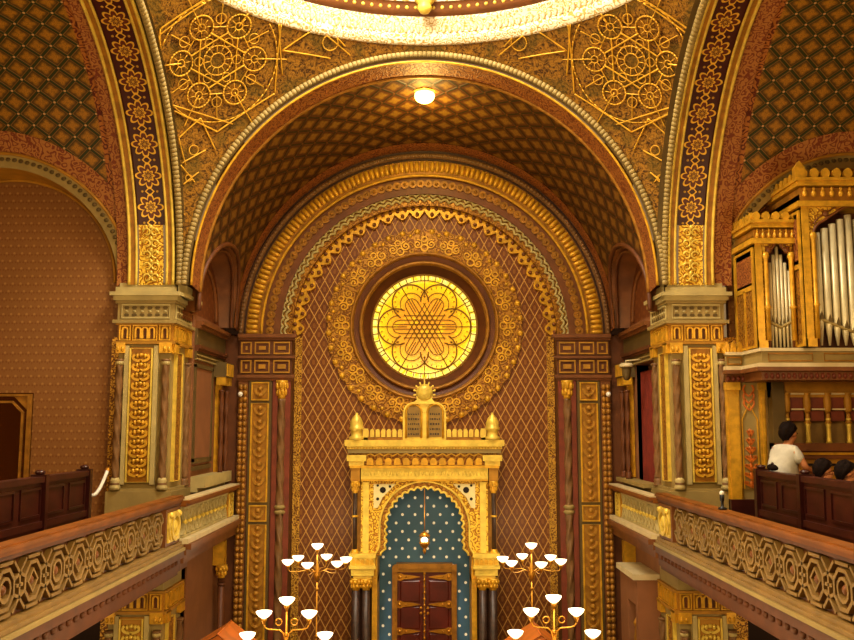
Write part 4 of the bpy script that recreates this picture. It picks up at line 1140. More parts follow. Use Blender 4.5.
# tablets, crown, finials and cresting on top
b = MB(); zt, z5 = Z_(440), Z_(403)
out = [(X_(403), zt), (X_(403), Z_(412))] + [(X_(413.5) + (X_(413.5) - X_(403)) * cos(pi - pi * j / 10), Z_(412) + (X_(413.5) - X_(403)) * sin(pi * j / 10)) for j in range(1, 10)] + [(X_(424), Z_(411))]
full = out + [(-p[0], p[1]) for p in out[::-1]]
b.fbox(f, X_(403), X_(446), zt, Z_(412), -.12, .0)
for q in (-1, 1):
    cx = q * X_(CX + 10.7)
    b.poly(f, [(cx + .165 * cos(pi * j / 14), Z_(412.5) + .165 * sin(pi * j / 14)) for j in range(15)], -.12, 0)
b.poly(f, [(-.1, Z_(412)), (.1, Z_(412)), (.06, Z_(399)), (-.06, Z_(399))], -.11, .005)
tb = b.build('tablet_frame', 'gold_bright', ark)
for q in (-1, 1):
    cx = q * X_(CX + 10.7); w = .10
    b = MB(); b.poly(f, [(cx - w, Z_(437)), (cx + w, Z_(437))] + [(cx + w * cos(pi * j / 12), Z_(412) + w * sin(pi * j / 12)) for j in range(13)], -.02, .012)
    tt = b.build('tablet', 'tablet', ark); tt['label'] = 'round-headed slate tablet with five engraved lines'
    b = MB()
    for i in range(5):
        z = Z_(414 + i * 5); x = cx - .085; 
        while x < cx + .07:
            ww = random.uniform(.012, .03); b.fbox(f, x, x + ww, z - .014, z + .014 * random.choice((1, 1, .2)), .012, .018); b.fbox(f, x, x + .008, z - .014, z + .014, .012, .018); x += ww + .014
    b.build('engraving', 'marble_dark', tt)
    b = MB(); b.tube([f(cx + (w + .02) * c_, v, .01) for c_, v in [(-1, Z_(438)), (-1, Z_(412))] + [(cos(pi - pi * j / 12), Z_(412) + (w + .02) * sin(pi * j / 12)) for j in range(1, 12)] + [(1, Z_(412)), (1, Z_(438))]], .018, 6); b.build('tablet_rim', 'gold', tt)
b = MB(); zc = Z_(392.5)
b.lathe([(.13, 0), (.13, .06), (.08, .09), (.03, .10)], (0, YA, zc), (0, -1, 0), 24)
b.poly(f, [(-.20, Z_(404)), (.20, Z_(404)), (.12, Z_(399.5)), (.13, Z_(396)), (-.13, Z_(396)), (-.12, Z_(399.5))], -.05, .05)
for i in range(9):
    a = -.25 + (pi + .5) * i / 8; L = .165 if i != 4 else .23
    b.bar(f, (.10 * cos(a), zc + .10 * sin(a)), (L * cos(a), zc + L * sin(a)), .02, .0, .04); b.ball(f(L * cos(a), zc + L * sin(a), .02), .018, .015, .018, 7, 5)
b.build('crown', 'gold_bright', ark)
for q in (-1, 1):
    x = q * X_(CX + 67.2)
    b = MB(); z = Z_(440); h = Z_(412.5) - z
    b.lathe([(.115, z), (.115, z + .05), (.085, z + .06), (.085, z + h * .35), (.112, z + h * .38), (.112, z + h * .45), (.098, z + h * .47), (.104, z + h * .62), (.07, z + h * .80), (.025, z + h * .92), (.02, z + h * .95), (.028, z + h * .97), (0.0, z + h)], (x, YA - .02, 0), (0, 0, 1), 16)
    b.build('finial', 'gold_bright', ark)
    b = MB(); a0, a1 = sorted((q * X_(CX + 21.5), q * X_(CX + 60)))
    b.fbox(f, a0, a1, Z_(440), Z_(437.5), -.06, .03); b.fbox(f, a0, a1, Z_(437.5), Z_(432), -.05, -.03); b.build('cresting_back', 'gold_dark', ark)
    b = MB()
    k = 7
    for i in range(k):
        c = a0 + (a1 - a0) * (i + .5) / k; w = (a1 - a0) / k * .36
        b.poly(f, [(c - w, Z_(437)), (c + w, Z_(437)), (c + w, Z_(431))] + [(c + w * cos(j * pi / 6), Z_(431) + w * sin(j * pi / 6)) for j in range(1, 6)] + [(c - w, Z_(431))], -.03, .025)
    b.box(min(q * X_(CX + 56), q * X_(CX + 61)), max(q * X_(CX + 56), q * X_(CX + 61)), YA - .03, YA + .05, Z_(440), Z_(428.5))
    b.build('cresting', 'gold_bright', ark)
# sanctuary lamp hanging in the niche
x, z = P(424.6, 541, 14.0)
lamp = thing('sanctuary_lamp', 'small glowing brass lamp hanging on a chain before the blue panel', 'lamp', (x, 14.0, z))
b = MB(); b.ball((x, 14.0, z + .01), .05, .05, .05, 14, 10); b.build('bulb', 'bulb', lamp)
b = MB(); b.lathe([(.0, -.20), (.02, -.17), (.03, -.13), (.012, -.12), (.04, -.10), (.075, -.05), (.085, -.02), (.075, -.01)], (x, 14.0, z), (0, 0, 1), 18); b.build('cup', 'brass', lamp)
b = MB(); b.lathe([(.08, .07), (.085, .085), (.05, .12), (.02, .14)], (x, 14.0, z), (0, 0, 1), 18); b.build('cap', 'brass', lamp)
b = MB()
for k in range(3): a = k * 2 * pi / 3 + .5; b.tube([(x + .08 * cos(a), 14.0 + .08 * sin(a), z - .02), (x + .08 * cos(a), 14.0 + .08 * sin(a), z + .08)], .005, 5)
b.tube([(x, 14.0, z + .13), (x, 14.0, Z_(492)), (x, 14.28, Z_(486))], .007, 5); b.build('chain', 'gold_dark', lamp)
# ================================================================== CANDELABRA
BOWL = [(.0, -.045), (.025, -.04), (.05, -.025), (.078, .005), (.088, .03), (.084, .032), (.07, .01), (.03, -.02), (.0, -.025)]
def bowl(t, p):
    b = MB(); b.lathe(BOWL, p, (0, 0, 1), 20); o = b.build('bowl', 'bowl', t)
    b = MB(); b.lathe([(.012, -.11), (.016, -.09), (.03, -.065), (.035, -.045)], p, (0, 0, 1), 12); b.build('holder', 'brass', o)
def stand(t, x, y, ztop, zb=-4.9):
    b = MB(); b.lathe([(.012, zb + .3), (.012, ztop)], (x, y, 0), (0, 0, 1), 12)
    for k in range(7): zz = ztop - .25 - .33 * k; b.ball((x, y, zz), .028, .028, .045 if k % 2 else .028, 10, 6)
    b.build('pole', 'brass', t)
    b = MB(); b.lathe([(.28, zb), (.28, zb + .04), (.2, zb + .08), (.08, zb + .16), (.05, zb + .3)], (x, y, 0), (0, 0, 1), 24); b.build('base', 'brass', t)
def ring_candelabrum(label, px, py, Y, phase):
    x, z = P(px, py, Y)                      # height of the ring of bowls
    t = thing('candelabrum', label, 'candelabrum', (x, Y, -4.9), 'seven-bowl candelabra beside the ark')
    stand(t, x, Y, z - .15)
    b = MB(); b.lathe([(.012, -.30), (.035, -.25), (.055, -.19), (.03, -.13), (.035, -.10), (.014, -.04), (.008, .1)], (x, Y, z), (0, 0, 1), 16); b.build('hub', 'brass', t)
    bowl(t, (x, Y, z + .21))
    for k in range(6):
        a = phase + k * pi / 3; R_ = .43; d = Vector((cos(a), sin(a), 0)); o = Vector((x, Y, z))
        b = MB(); b.tube([o + d * .03 + Vector((0, 0, -.16)), o + d * .15 + Vector((0, 0, -.12)), o + d * .30 + Vector((0, 0, -.14)), o + d * .40 + Vector((0, 0, -.13)), o + d * R_ + Vector((0, 0, -.08))], .006, 6); b.build('arm', 'brass', t)
        bowl(t, o + d * R_)
    return x, z
ring_candelabrum('brass seven-bowl candelabrum just left of the ark', 317.4, 561, 13.45, radians(78))
ring_candelabrum('brass seven-bowl candelabrum just right of the ark', 531.6, 560.5, 13.45, radians(102))
def branch_candelabrum(label, px, py, Y):
    x, z = P(px, py, Y)
    t = thing('candelabrum', label, 'candelabrum', (x, Y, -4.9), 'branched candelabra nearer the viewer')
    stand(t, x, Y, z - .1)
    bowl(t, (x, Y, z))
    o = Vector((x, Y, z))
    for q in (-1, 1):
        for (r, dz, pz) in ((.245, -.14, -.30), (.42, -.37, -.50)):
            b = MB()
            if r < .3:
                b.tube([o + Vector((q * .0, 0, -.62)), o + Vector((q * .012, 0, -.42)), o + Vector((q * .03, 0, -.34)), o + Vector((q * .07, 0, pz - .005)), o + Vector((q * .18, 0, pz)), o + Vector((q * .225, 0, pz + .015)), o + Vector((q * r, 0, pz + .06)), o + Vector((q * r, 0, dz - .06))], .009, 7)
            else:
                b.tube([o + Vector((0, 0, -.85)), o + Vector((q * .1, 0, -.72)), o + Vector((q * .13, 0, -.45)), o + Vector((q * .16, 0, -.43)), o + Vector((q * .2, 0, -.5)), o + Vector((q * .36, 0, -.56)), o + Vector((q * r, 0, -.50)), o + Vector((q * r, 0, dz - .06))], .009, 7)
            b.build('arm', 'brass', t); bowl(t, o + Vector((q * r, 0, dz)))
        b = MB(); b.tube([o + Vector((q * (.085 + .035 * cos(j * .5)), 0, -.22 + .035 * sin(j * .5))) for j in range(13)], .008, 5); b.build('scroll', 'brass', t)
branch_candelabrum('brass five-bowl candelabrum at the bottom left, nearer than the seven-bowl one', 287, 601, 10.1)
branch_candelabrum('brass five-bowl candelabrum at the bottom right, nearer than the seven-bowl one', 553.7, 599, 10.1)

# flush lamp in the altar vault
x, z = P(424.5, 96, 12.9)
t = thing('ceiling_lamp', 'round glowing lamp fixed to the crown of the altar vault', 'lamp', (0, 12.9, z))
b = MB(); b.ball((0, 12.9, z), .15, .15, .11, 20, 12); b.build('globe', 'globe', t)
b = MB(); b.lathe([(.20, .035), (.225, .06), (.20, .10), (.12, .14), (.05, .18), (.05, .34)], (0, 12.9, z), (0, 0, 1), 28); b.build('rim', 'brass', t)

# gabled wooden stalls at the very bottom of the view
def stall(label, px, py, Y, q):
    x, z = P(px, py, Y)
    t = thing('gabled_canopy', label, 'canopy', (x, Y, -4.9), None)
    w, dp = .46, .42
    b = MB()
    b.add([(x, Y - dp, z), (x, Y + dp, z), (x - w, Y + dp, z - .28), (x - w, Y - dp, z - .28)], [(0, 1, 2, 3)])
    b.add([(x, Y - dp, z), (x, Y + dp, z), (x + w, Y + dp, z - .34), (x + w, Y - dp, z - .34)], [(0, 1, 2, 3)])
    b.tube([(x, Y - dp, z), (x, Y + dp, z)], .012, 6); b.build('roof', 'orangewood', t)
    b = MB(); b.poly(front(Y - dp + .03), [(x - w + .03, z - .28), (x + w - .03, z - .30), (x, z - .02)], -.02, 0); b.build('gable', 'orangewood', t)
    b = MB()
    for a in (-1, 1):
        for c in (-1, 1): b.box(x + a * (w - .07) - .025, x + a * (w - .07) + .025, Y + c * (dp - .06) - .025, Y + c * (dp - .06) + .025, -4.9, z - .28)
    b.build('post', 'darkwood', t)
    b = MB(); b.box(x - w + .06, x + w - .06, Y - dp + .05, Y + dp - .05, -4.9, -3.9); b.build('desk', 'darkwood', t)
stall('orange wooden gabled canopy peeking up left of the near left candelabrum', 225, 627, 12.4, -1)
stall('orange wooden gabled canopy peeking up behind the near right candelabrum', 537, 628, 12.4, 1)

# wooden cabinet with niche under the right gallery
g = nave(3.31, 1)
t = thing('wall_cabinet', 'mauve-brown wall cabinet with sloping top and arched niche under the right gallery', 'cabinet', (3.0, 13.5, -4.9))
b = MB(); b.fbox(g, 13.0, 13.12, -4.9, -2.14, 0, .32); b.fbox(g, 13.60, 14.1, -4.9, -2.14, 0, .32); b.fbox(g, 13.12, 13.60, -2.5, -2.14, 0, .32); b.build('carcass', 'mauve', t)
b = MB(); b.fbox(g, 12.99, 14.14, -2.14, -2.06, 0, .37); b.build('top', 'cream', t)
b = MB(); b.fbox(g, 13.12, 13.60, -4.9, -2.5, 0, .03); b.build('niche_back', 'brown_dark', t)
b = MB(); b.lathe([(.08, -3.3), (.09, -3.25), (.05, -3.2), (.07, -3.0), (.05, -2.85), (.08, -2.8), (.04, -2.72)], (3.08, 13.36, 0), (0, 0, 1), 14); b.build('carved_post', 'gold_dark', t)

# ================================================================== GALLERY FURNITURE
def pew(s, far, near, label):
    t = thing('pew', label, 'pew', (s * 4.1, far, GF))
    g = nave(4.04, s); zt = -.52
    b = MB(); b.fbox(g, near, far, GF, zt - .05, -.05, 0); b.build('front_panel', 'pewwood', t)
    b = MB(); b.fbox(g, near, far, zt - .06, zt, -.10, .035); b.fbox(g, near, far, -1.05, -.98, 0, .03); b.fbox(g, near, far, GF, -1.45, 0, .03); b.build('rail', 'pewwood', t)
    b = MB(); n = int((far - near) / .62)
    for i in range(n):
        u = far - .10 - .62 * i
        b.pline(g, [(u - .5, -.92), (u - .04, -.92), (u - .04, -.64), (u - .5, -.64)], .03, 0, .018, True)
    b.build('panel_moulding', 'darkwood', t)
    for i in range(3):
        u = far - .03 - 1.26 * i
        b = MB(); b.fbox(g, u - .05, u + .03, GF, zt + .02, -.12, .05); b.lathe([(.04, 0), (.055, .015), (.055, .03), (.035, .045), (0, .05)], (s * 4.075, u - .01, zt + .02), (0, 0, 1), 14); b.build('post', 'darkwood', t)
    b = MB(); b.fbox(g, near, far - .75, GF + .36, GF + .41, -.52, -.08); b.build('seat', 'darkwood', t)
    for u in (near + .3, (near + far) / 2, far - .85):
        b = MB(); b.fbox(g, u - .03, u + .03, GF, GF + .36, -.50, -.08); b.build('support', 'darkwood', t)
pew(-1, 10.98, 5.5, 'dark reddish wooden pew behind the left balustrade')
pew(1, 11.05, 5.5, 'dark reddish wooden pew behind the right balustrade, with visitors')

x0, z0 = P(33, 393, 12.1)
t = thing('mirror', 'gold-framed mirror with cut corners on the left wallpaper', 'mirror', (x0, 12.12, z0 - .5))
f = front(12.14); xa, xb, za, zb = x0 - .85, x0, P(33, 476, 12.1)[1] - .25, z0
b = MB(); b.fbox(f, xa, xb, za, zb, 0, .02); b.build('glass', 'mirror', t)
b = MB(); fr_ = [(xa, za), (xb, za), (xb, zb), (xa, zb)]
b.pline(f, [(p[0] + (.03 if p[0] == xa else -.03), p[1] + (.03 if p[1] == za else -.03)) for p in fr_], .06, 0, .06, True)
b.poly(f, [(xb - .05, zb - .05), (xb - .05, zb - .24), (xb - .24, zb - .05)], .02, .04); b.poly(f, [(xa + .05, zb - .05), (xa + .05, zb - .24), (xa + .24, zb - .05)], .02, .04)
b.pline(f, [(xb - .12, za + .06), (xb - .12, zb - .26), (xb - .26, zb - .12), (xa + .26, zb - .12), (xa + .12, zb - .26), (xa + .12, za + .06)], .03, .02, .05)
b.build('frame', 'gold_dark', t)

# white barrier rope from the left pew to the pier
pa = Vector((-4.12, 11.10, -.78)); x, z = P(108, 470, 11.85); pb = Vector((x, 11.85, z))
t = thing('barrier_rope', 'white rope slung between the left pew end and the pier', 'rope', tuple(pa))
b = MB(); b.tube([pa.lerp(pb, i / 14) + Vector((0, 0, -.16 * sin(pi * i / 14))) for i in range(15)], .022, 8); b.build('rope', 'white', t)
b = MB(); b.ball(pb, .035, .035, .035, 8, 6); b.build('hook', 'brass', t)
# small black bottle on the right rail
x, z = P(722, 513, 9.3); x = 3.12
t = thing('microphone', 'small black microphone with pale tip standing on the right handrail', 'microphone', (3.1, 9.52, -.855))
b = MB(); b.lathe([(.045, -.85), (.045, -.835), (.016, -.825), (.016, -.77), (.024, -.76), (.024, -.70)], (3.1, 9.52, 0), (0, 0, 1), 14); b.build('body', 'blackplastic', t)
b = MB(); b.ball((3.1, 9.52, -.685), .026, .026, .026, 12, 8); b.build('tip', 'white', t)
t = thing('bag', 'dark rounded bag lying on the end of the right pew rail', 'bag', (4.2, 10.80, -.5))
b = MB()
def bagf(a, c):
    th = 2 * pi * a; ph = pi * c
    return (4.10 + .05 * sin(ph) * cos(th), 10.72 + .13 * sin(ph) * sin(th), -.514 + .042 * (1 - cos(ph)) * (.9 + .1 * sin(3 * th)))
b.grid(bagf, 20, 10); b.build('bag_body', 'hair', t)
b = MB(); b.tube([(4.10, 10.68 + .08 * i / 8, -.44 + .02 * sin(pi * i / 8)) for i in range(9)], .008, 6); b.build('strap', 'darkwood', t)

t = thing('wall_lantern', 'small grey wall lantern beside the gallery opening left of the right pier', 'lantern', (3.05, 13.75, .9))
b = MB(); b.lathe([(.02, .70), (.045, .72), (.06, .76), (.075, .86), (.07, .88), (.10, .90), (.10, .93), (.04, .97)], (3.06, 13.62, 0), (0, 0, 1), 12); b.build('glass_body', 'stone_dark', t)
b = MB(); b.lathe([(.105, .90), (.11, .93), (.08, .96)], (3.06, 13.62, 0), (0, 0, 1), 12); b.tube([(3.06, 13.62, .95), (3.06, 13.66, 1.0), (3.31, 13.66, 1.02)], .012, 6); b.build('bracket', 'cream', t)
# ================================================================== ORGAN
og = thing('pipe_organ', 'gilded organ case with silver pipes above the right gallery', 'organ', (4.9, 11.7, GF))
yf, yt, yw = 11.3, 11.05, 12.08        # small tower, large tower, back
def ob(b, x0, x1, y0, y1, z0, z1): b.box(x0, x1, y0, y1, z0, z1)
def merlons(b, fr, u0, u1, v, n, w, h, n0=-.05, n1=.0):
    st = (u1 - u0) / n
    for i in range(n):
        c = u0 + st * (i + .5); ww = st * .38
        b.poly(fr, [(c - ww * .6, v), (c + ww * .6, v), (c + ww, v + h * .35), (c + ww, v + h * .6), (c + ww * .5, v + h * .9), (c, v + h), (c - ww * .5, v + h * .9), (c - ww, v + h * .6), (c - ww, v + h * .35)], n0, n1)
LZ0 = P(757, 350, yf)[1]               # top of the loft cornice
# loft cornice, breaking forward under the towers
XA, XB, YL = 3.98, 4.22, 11.86
def loft(b, z0, z1, o): ob(b, XA - o * .4, XB + .1, YL - o, 11.9, z0, z1); ob(b, XB - o, 8.2, yf - .08 - o, yw, z0, z1)
b = MB(); loft(b, LZ0 - .17, LZ0, 0); b.build('loft_band', 'stone', og)
b = MB(); loft(b, LZ0 - .22, LZ0 - .17, .06); loft(b, LZ0 - .02, LZ0 + .02, .03); b.build('loft_moulding', 'cream', og)
b = MB(); loft(b, LZ0 - .27, LZ0 - .22, .09); loft(b, LZ0 - .38, LZ0 - .27, .02); b.build('loft_soffit', 'redbrown', og)
b = MB()
for i in range(50): b.ball((4.26 + .07 * i, yf - .10, LZ0 - .33), .028, .028, .04, 6, 4)
for i in range(4): b.ball((4.0 + .065 * i, YL - .02, LZ0 - .33), .028, .028, .04, 6, 4)
b.build('loft_beads', 'red', og)
for (u0, u1, fr) in ((4.0, 4.18, front(YL)), (4.3, 4.85, front(yf - .08)), (5.0, 5.9, front(yf - .08))):
    b = MB(); b.pline(fr, [(u0, LZ0 - .14), (u1, LZ0 - .14), (u1, LZ0 - .05), (u0, LZ0 - .05)], .02, 0, .015, True); b.build('loft_panel', 'gold_dark', og)
b = MB(); fr = front(YL); merlons(b, fr, 3.96, 4.22, LZ0, 3, .1, .16); merlons(b, fr, 3.94, 4.22, LZ0, 6, .1, .08, -.02, .02); b.build('lotus_cresting', 'gold', og)
# small tower
def tower(x0, x1, y0, z0, z1, name_front, pipes, zc, big):
    fr = front(y0); sd = Fr((x0, 0, 0), (0, 1, 0), (0, 0, 1), (-1, 0, 0))
    b = MB(); ob(b, x0, x1, yw - .04, yw, z0, z1 - .2); ob(b, x0 + .0, x0 + .03, y0 + .02, yw, z0, z1 - .2); ob(b, x1 - .03, x1, y0 + .02, yw, z0, z1 - .2); b.build('case_body', 'brown', og)
    hc = .30 if big else .24
    b = MB(); ob(b, x0, x1, y0, yw, z1 - hc, z1 - .12); b.build('tower_frieze', 'gold_dark', og)
    b = MB()
    for (a, c, o) in ((z1 - .04, z1, .06), (z1 - .10, z1 - .04, .04), (z1 - hc - .07, z1 - hc, .05)): ob(b, x0 - o, x1 + (o if not big else 0), y0 - o, yw, a, c)
    b.build('tower_cornice', 'gold', og)
    b = MB(); k = 11 if big else 8; st = (x1 - x0) / k
    for i in range(k):
        c = x0 + st * (i + .5); b.ball(fr(c, z1 - .20, .01), st * .3, .03, .045, 7, 5); b.ball(fr(c, z1 - .14, .01), st * .2, .02, .03, 6, 4)
    b.build('tower_corbels', 'gold', og)
    b = MB(); merlons(b, front(y0 - .03), x0 - .03, x1, z1, 9 if big else 5, .1, .13 if big else .11)
    merlons(b, Fr((x0 - .03, 0, 0), (0, 1, 0), (0, 0, 1), (-1, 0, 0)), y0, yw, z1, 7, .1, .11)
    if big: b.fbox(fr, x0 - .06, x0 + .06, z1, z1 + .14, -.06, .04); b.poly(fr, [(x0 - .06, z1 + .14), (x0 + .06, z1 + .14), (x0, z1 + .22)], -.05, .03)
    b.build('tower_cresting', 'gold', og)
    # posts of the front
    b = MB(); w = .085
    b.fbox(fr, x0, x0 + w, z0, z1 - hc - .07, -.1, .02); b.fbox(fr, x0 - .0, x0 + w * 1.3, z0, z0 + .1, -.1, .04); b.build('tower_post', 'gold', og)
    b = MB(); b.fbox(fr, x1 - w, x1, z0, z1 - hc - .07, -.1, .02); b.build('tower_post', 'gold', og)
    b = MB(); b.lathe([(.035, z0 + .1), (.03, z0 + .5), (.05, z0 + .52), (.03, z0 + .55), (.03, zc - .1), (.05, zc - .05), (.03, zc)], (x0 + w + .05, y0 + .0, 0), (0, 0, 1), 10); b.build('tower_colonette', 'gold', og)
    b = MB(); b.lathe([(.035, z0 + .1), (.03, z0 + .5), (.05, z0 + .52), (.03, z0 + .55), (.03, zc - .1), (.05, zc - .05), (.03, zc)], (x1 - w - .05, y0 + .0, 0), (0, 0, 1), 10); b.build('tower_colonette', 'gold', og)
    # pierced ogee tracery over the pipes
    a0, a1 = x0 + w + .02, x1 - w - .02; cx = (a0 + a1) / 2; hw = (a1 - a0) / 2 - .04
    n_ = 24; In = []; Out = []
    for i in range(n_ + 1):
        q = i / n_; th = pi * q; og_ = .10 * math.exp(-((q - .5) / .10) ** 2) + .02 * abs(sin(th * 4))
        In.append((cx - hw * cos(th), zc - .06 + hw * .62 * sin(th) + og_)); 
        Out.append((a0 + (a1 - a0) * q, z1 - hc - .07))
    In = [(a0 + .04, z0)] + In + [(a1 - .04, z0)]; Out = [(a0 - .04, z0)] + Out + [(a1 + .04, z0)]
    b = MB(); b.strip(fr, In, Out, -.06, -.02); b.build('tracery', 'carved_bright', og)
    b = MB(); b.tube([fr(p[0], p[1], -.01) for p in In], .018, 6); b.tube([fr(p[0], p[1] + .07, -.01) for p in In[3:-3]], .012, 6)
    for q in (.2, .8): b.ball(fr(a0 + (a1 - a0) * q, z1 - hc - .15, -.01), .045, .03, .045, 8, 5)
    b.build('tracery_moulding', 'redbrown', og)
    # side wall towards the nave
    b = MB(); b.fbox(sd, y0 + .0, yw, z0, z1 - hc - .07, -.03, .0); b.build('case_side', 'redbrown', og)
    b = MB(); b.pline(sd, [(y0 + .06, z0 + .03), (yw - .06, z0 + .03), (yw - .06, z1 - hc - .12), (y0 + .06, z1 - hc - .12)], .07, 0, .02, True)
    b.bar(sd, (y0 + .1, z0 + (z1 - z0) * .48), (yw - .1, z0 + (z1 - z0) * .48), .06, 0, .018); b.bar(sd, ((y0 + yw) / 2, z0), ((y0 + yw) / 2, z0 + (z1 - z0) * .48), .05, 0, .018)
    b.build('side_frame', 'gold', og)
    if not big or True:
        b = MB(); b.fbox(sd, y0 + .12, yw - .12, z0 + (z1 - z0) * .52, z1 - hc - .2, 0, .008); b.build('side_relief', 'red_orn', og)
        b = MB(); b.fbox(sd, y0 + .08, yw - .08, z0 + .05, z0 + (z1 - z0) * .46, 0, .006); b.build('side_relief', 'carved', og)
    b = MB(); ob(b, x0 + .03, x1 - .03, y0 + .35, y0 + .37, z0, z1 - hc); b.build('pipe_back_board', 'brown', og)
    for (px, ztp, zm, r) in pipes:
        b = MB(); yp = y0 + .05
        b.lathe([(.012, z0 + .02), (r * .95, zm - .02), (r, zm), (r, ztp), (r * .9, ztp), (r * .9, ztp - .05)], (px, yp, 0), (0, 0, 1), 18)
        o = b.build('pipe', 'silver', og)
        b = MB(); b.poly(Fr((px, yp - r, 0), (1, 0, 0), (0, 0, 1), (0, -1, 0)), [(-r * .55, zm + .01), (r * .55, zm + .01), (r * .55, zm + .05), (0, zm + .12), (-r * .55, zm + .05)], -.004, .004); b.build('pipe_mouth', 'stone_dark', o)
    b = MB(); ms = [(p[0], y0 + .045, p[2] - .0) for p in pipes]
    b.tube([(x0 + w + .02, y0 + .03, pipes[0][2] + .01)] + [(m[0], y0 + .02, m[2] + .01) for m in ms] + [(x1 - w - .02, y0 + .03, pipes[-1][2] + .01)], .022, 6); b.build('pipe_band', 'stone', og)
def zp(py, y=yf): return P(790, py, y)[1]
x0, x1 = P(757, 300, yf)[0], P(804, 300, yf)[0]
n = 7; sp_ = (x1 - x0 - .26) / n
pp = []
for i in range(n):
    q = abs(i - 3) / 3; pp.append((x0 + .13 + sp_ * (i + .5), zp(246 + 24 * q), zp(328 - 6 * q), sp_ * .43))
tower(x0, x1, yf, LZ0 + .02, zp(220), 'a', pp, zp(252), False)
X0 = P(804, 300, yt)[0]; n = 9; W = 1.25; sp_ = (W - .34) / n
pp = []
for i in range(n):
    q = abs(i - 4) / 4; pp.append((X0 + .17 + sp_ * (i + .5), zp(214 + 18 * q, yt), zp(333 - 13 * q, yt), sp_ * .44))
tower(X0 + .02, X0 + .02 + W, yt, LZ0 + .02, zp(178, yt), 'b', pp, zp(232, yt), True)
# lower stage: corner pilasters, carved panel, spindle screen and base
zs = LZ0 - .38
for (a, c) in ((3.96, 4.14), (4.40, 4.48)):
    b = MB(); ob(b, a, c, YL, YL + .04, GF, zs); ob(b, a - .01, c + .01, YL - .02, YL + .04, GF, GF + .3); ob(b, a - .01, c + .01, YL - .03, YL + .04, zs - .1, zs); ob(b, a + .03, c - .02, YL - .015, YL + .1, GF + .4, zs - .2); b.build('pilaster', 'gold', og)
b = MB(); ob(b, 3.96, 4.48, YL - .06, YL + .04, GF, -.93); b.build('pilaster_base', 'darkwood', og)
b = MB(); ob(b, 4.14, 4.40, YL + .03, YL + .2, GF, zs); b.build('niche_panel', 'stone', og)
b = MB(); fr = front(YL + .03); xc = 4.27
for k in range(7):
    z = -.78 + .11 * k; w = .10 * (1 - k / 9)
    for q in (-1, 1): b.pline(fr, [(xc + q * w * sin(j * .45), z + .03 * j - .02 * j * j / 6) for j in range(7)], .03, 0, .02)
    b.ball(fr(xc, z + .05, .0), .026, .012, .05, 6, 5)
b.build('arabesque', 'orangewood', og)
b = MB(); b.pline(fr, [(4.17, -.80), (4.37, -.80), (4.37, .1), (xc, .3), (4.17, .1)], .018, 0, .015, True); b.build('arabesque_frame', 'gold', og)
b = MB()
for k in range(3):
    z = .22 + .09 * k
    for q in (-1, 1): b.pline(fr, [(xc + q * .07 * sin(j * .5), z + .03 * j) for j in range(6)], .02, 0, .02)
b.build('upper_relief', 'orangewood', og)
ys = 11.72
b = MB(); ob(b, 4.48, 8.2, ys + .12, ys + .2, GF, zs); b.build('screen_back', 'fret', og)
b = MB(); ob(b, 4.50, 4.66, ys - .05, ys + .12, GF, zs); b.build('recess_side', 'stone_dark', og)
b = MB(); ob(b, 4.50, 8.2, ys - .03, ys + .15, zs - .12, zs); ob(b, 4.50, 8.2, ys + .0, ys + .15, zs - .2, zs - .12); b.build('screen_head', 'ochre', og)
z1_, z2_ = P(800, 393, ys)[1], P(800, 425, ys)[1]
x = 4.70
while x < 6.6:
    b = MB()
    b.lathe([(.05, z2_ + .02), (.03, z2_ + .05), (.026, z2_ + .15), (.042, z2_ + .20), (.03, z2_ + .25)], (x, ys, 0), (0, 0, 1), 10)
    b.lathe([(.03, z2_ + .24), (.02, z1_ - .28), (.045, z1_ - .22), (.05, z1_ - .10), (.035, z1_ - .02), (.05, z1_)], (x, ys, 0), (0, 0, 1), 10)
    b.build('upper_spindle', 'ochre', og)
    for a in (z1_, z1_ - .20):
        b = MB(); b.box(x + .14 - .085, x + .14 + .085, ys - .02, ys + .06, a - .02, a); b.build('spindle_rail', 'cream', og)
    x += .265
b = MB(); x = 4.84
while x < 6.6:
    b.box(x - .09, x + .09, ys + .02, ys + .08, z1_ - .18, z1_ - .02); b.box(x - .09, x + .09, ys + .03, ys + .08, z1_ - .36, z1_ - .17); b.build('red_infill', 'red', og); b = MB(); x += .265
zl0, zl1 = P(800, 443, ys)[1], P(800, 422, ys)[1]
i = 0; x = 4.70
while x < 6.6:
    b = MB(); b.lathe([(.042, zl0), (.03, zl0 + .03), (.026, zl0 + .2), (.034, zl1 - .03), (.02, zl1), (.035, zl1 + .04), (.0, zl1 + .08)], (x, ys, 0), (0, 0, 1), 12); b.build('spindle', 'gold_bright', og); x += .265
b = MB(); ob(b, 4.50, 8.2, ys - .10, ys + .15, zl0 - .10, zl0); ob(b, 4.50, 8.2, ys - .06, ys + .15, zl0 - .2, zl0 - .10); b.build('sill', 'redbrown', og)
b = MB(); ob(b, 4.50, 8.2, ys - .075, ys + .15, zl0 - .15, zl0 - .12); b.build('sill_line', 'gold', og)
b = MB(); ob(b, 4.50, 8.2, ys - .03, ys + .15, GF, zl0 - .2); b.build('base_panel', 'ochre', og)
b = MB(); x = 4.6
while x < 6.6: b.box(x, x + .2, ys - .045, ys - .02, zl0 - .29, zl0 - .26); x += .26
b.build('base_slot', 'dark', og)
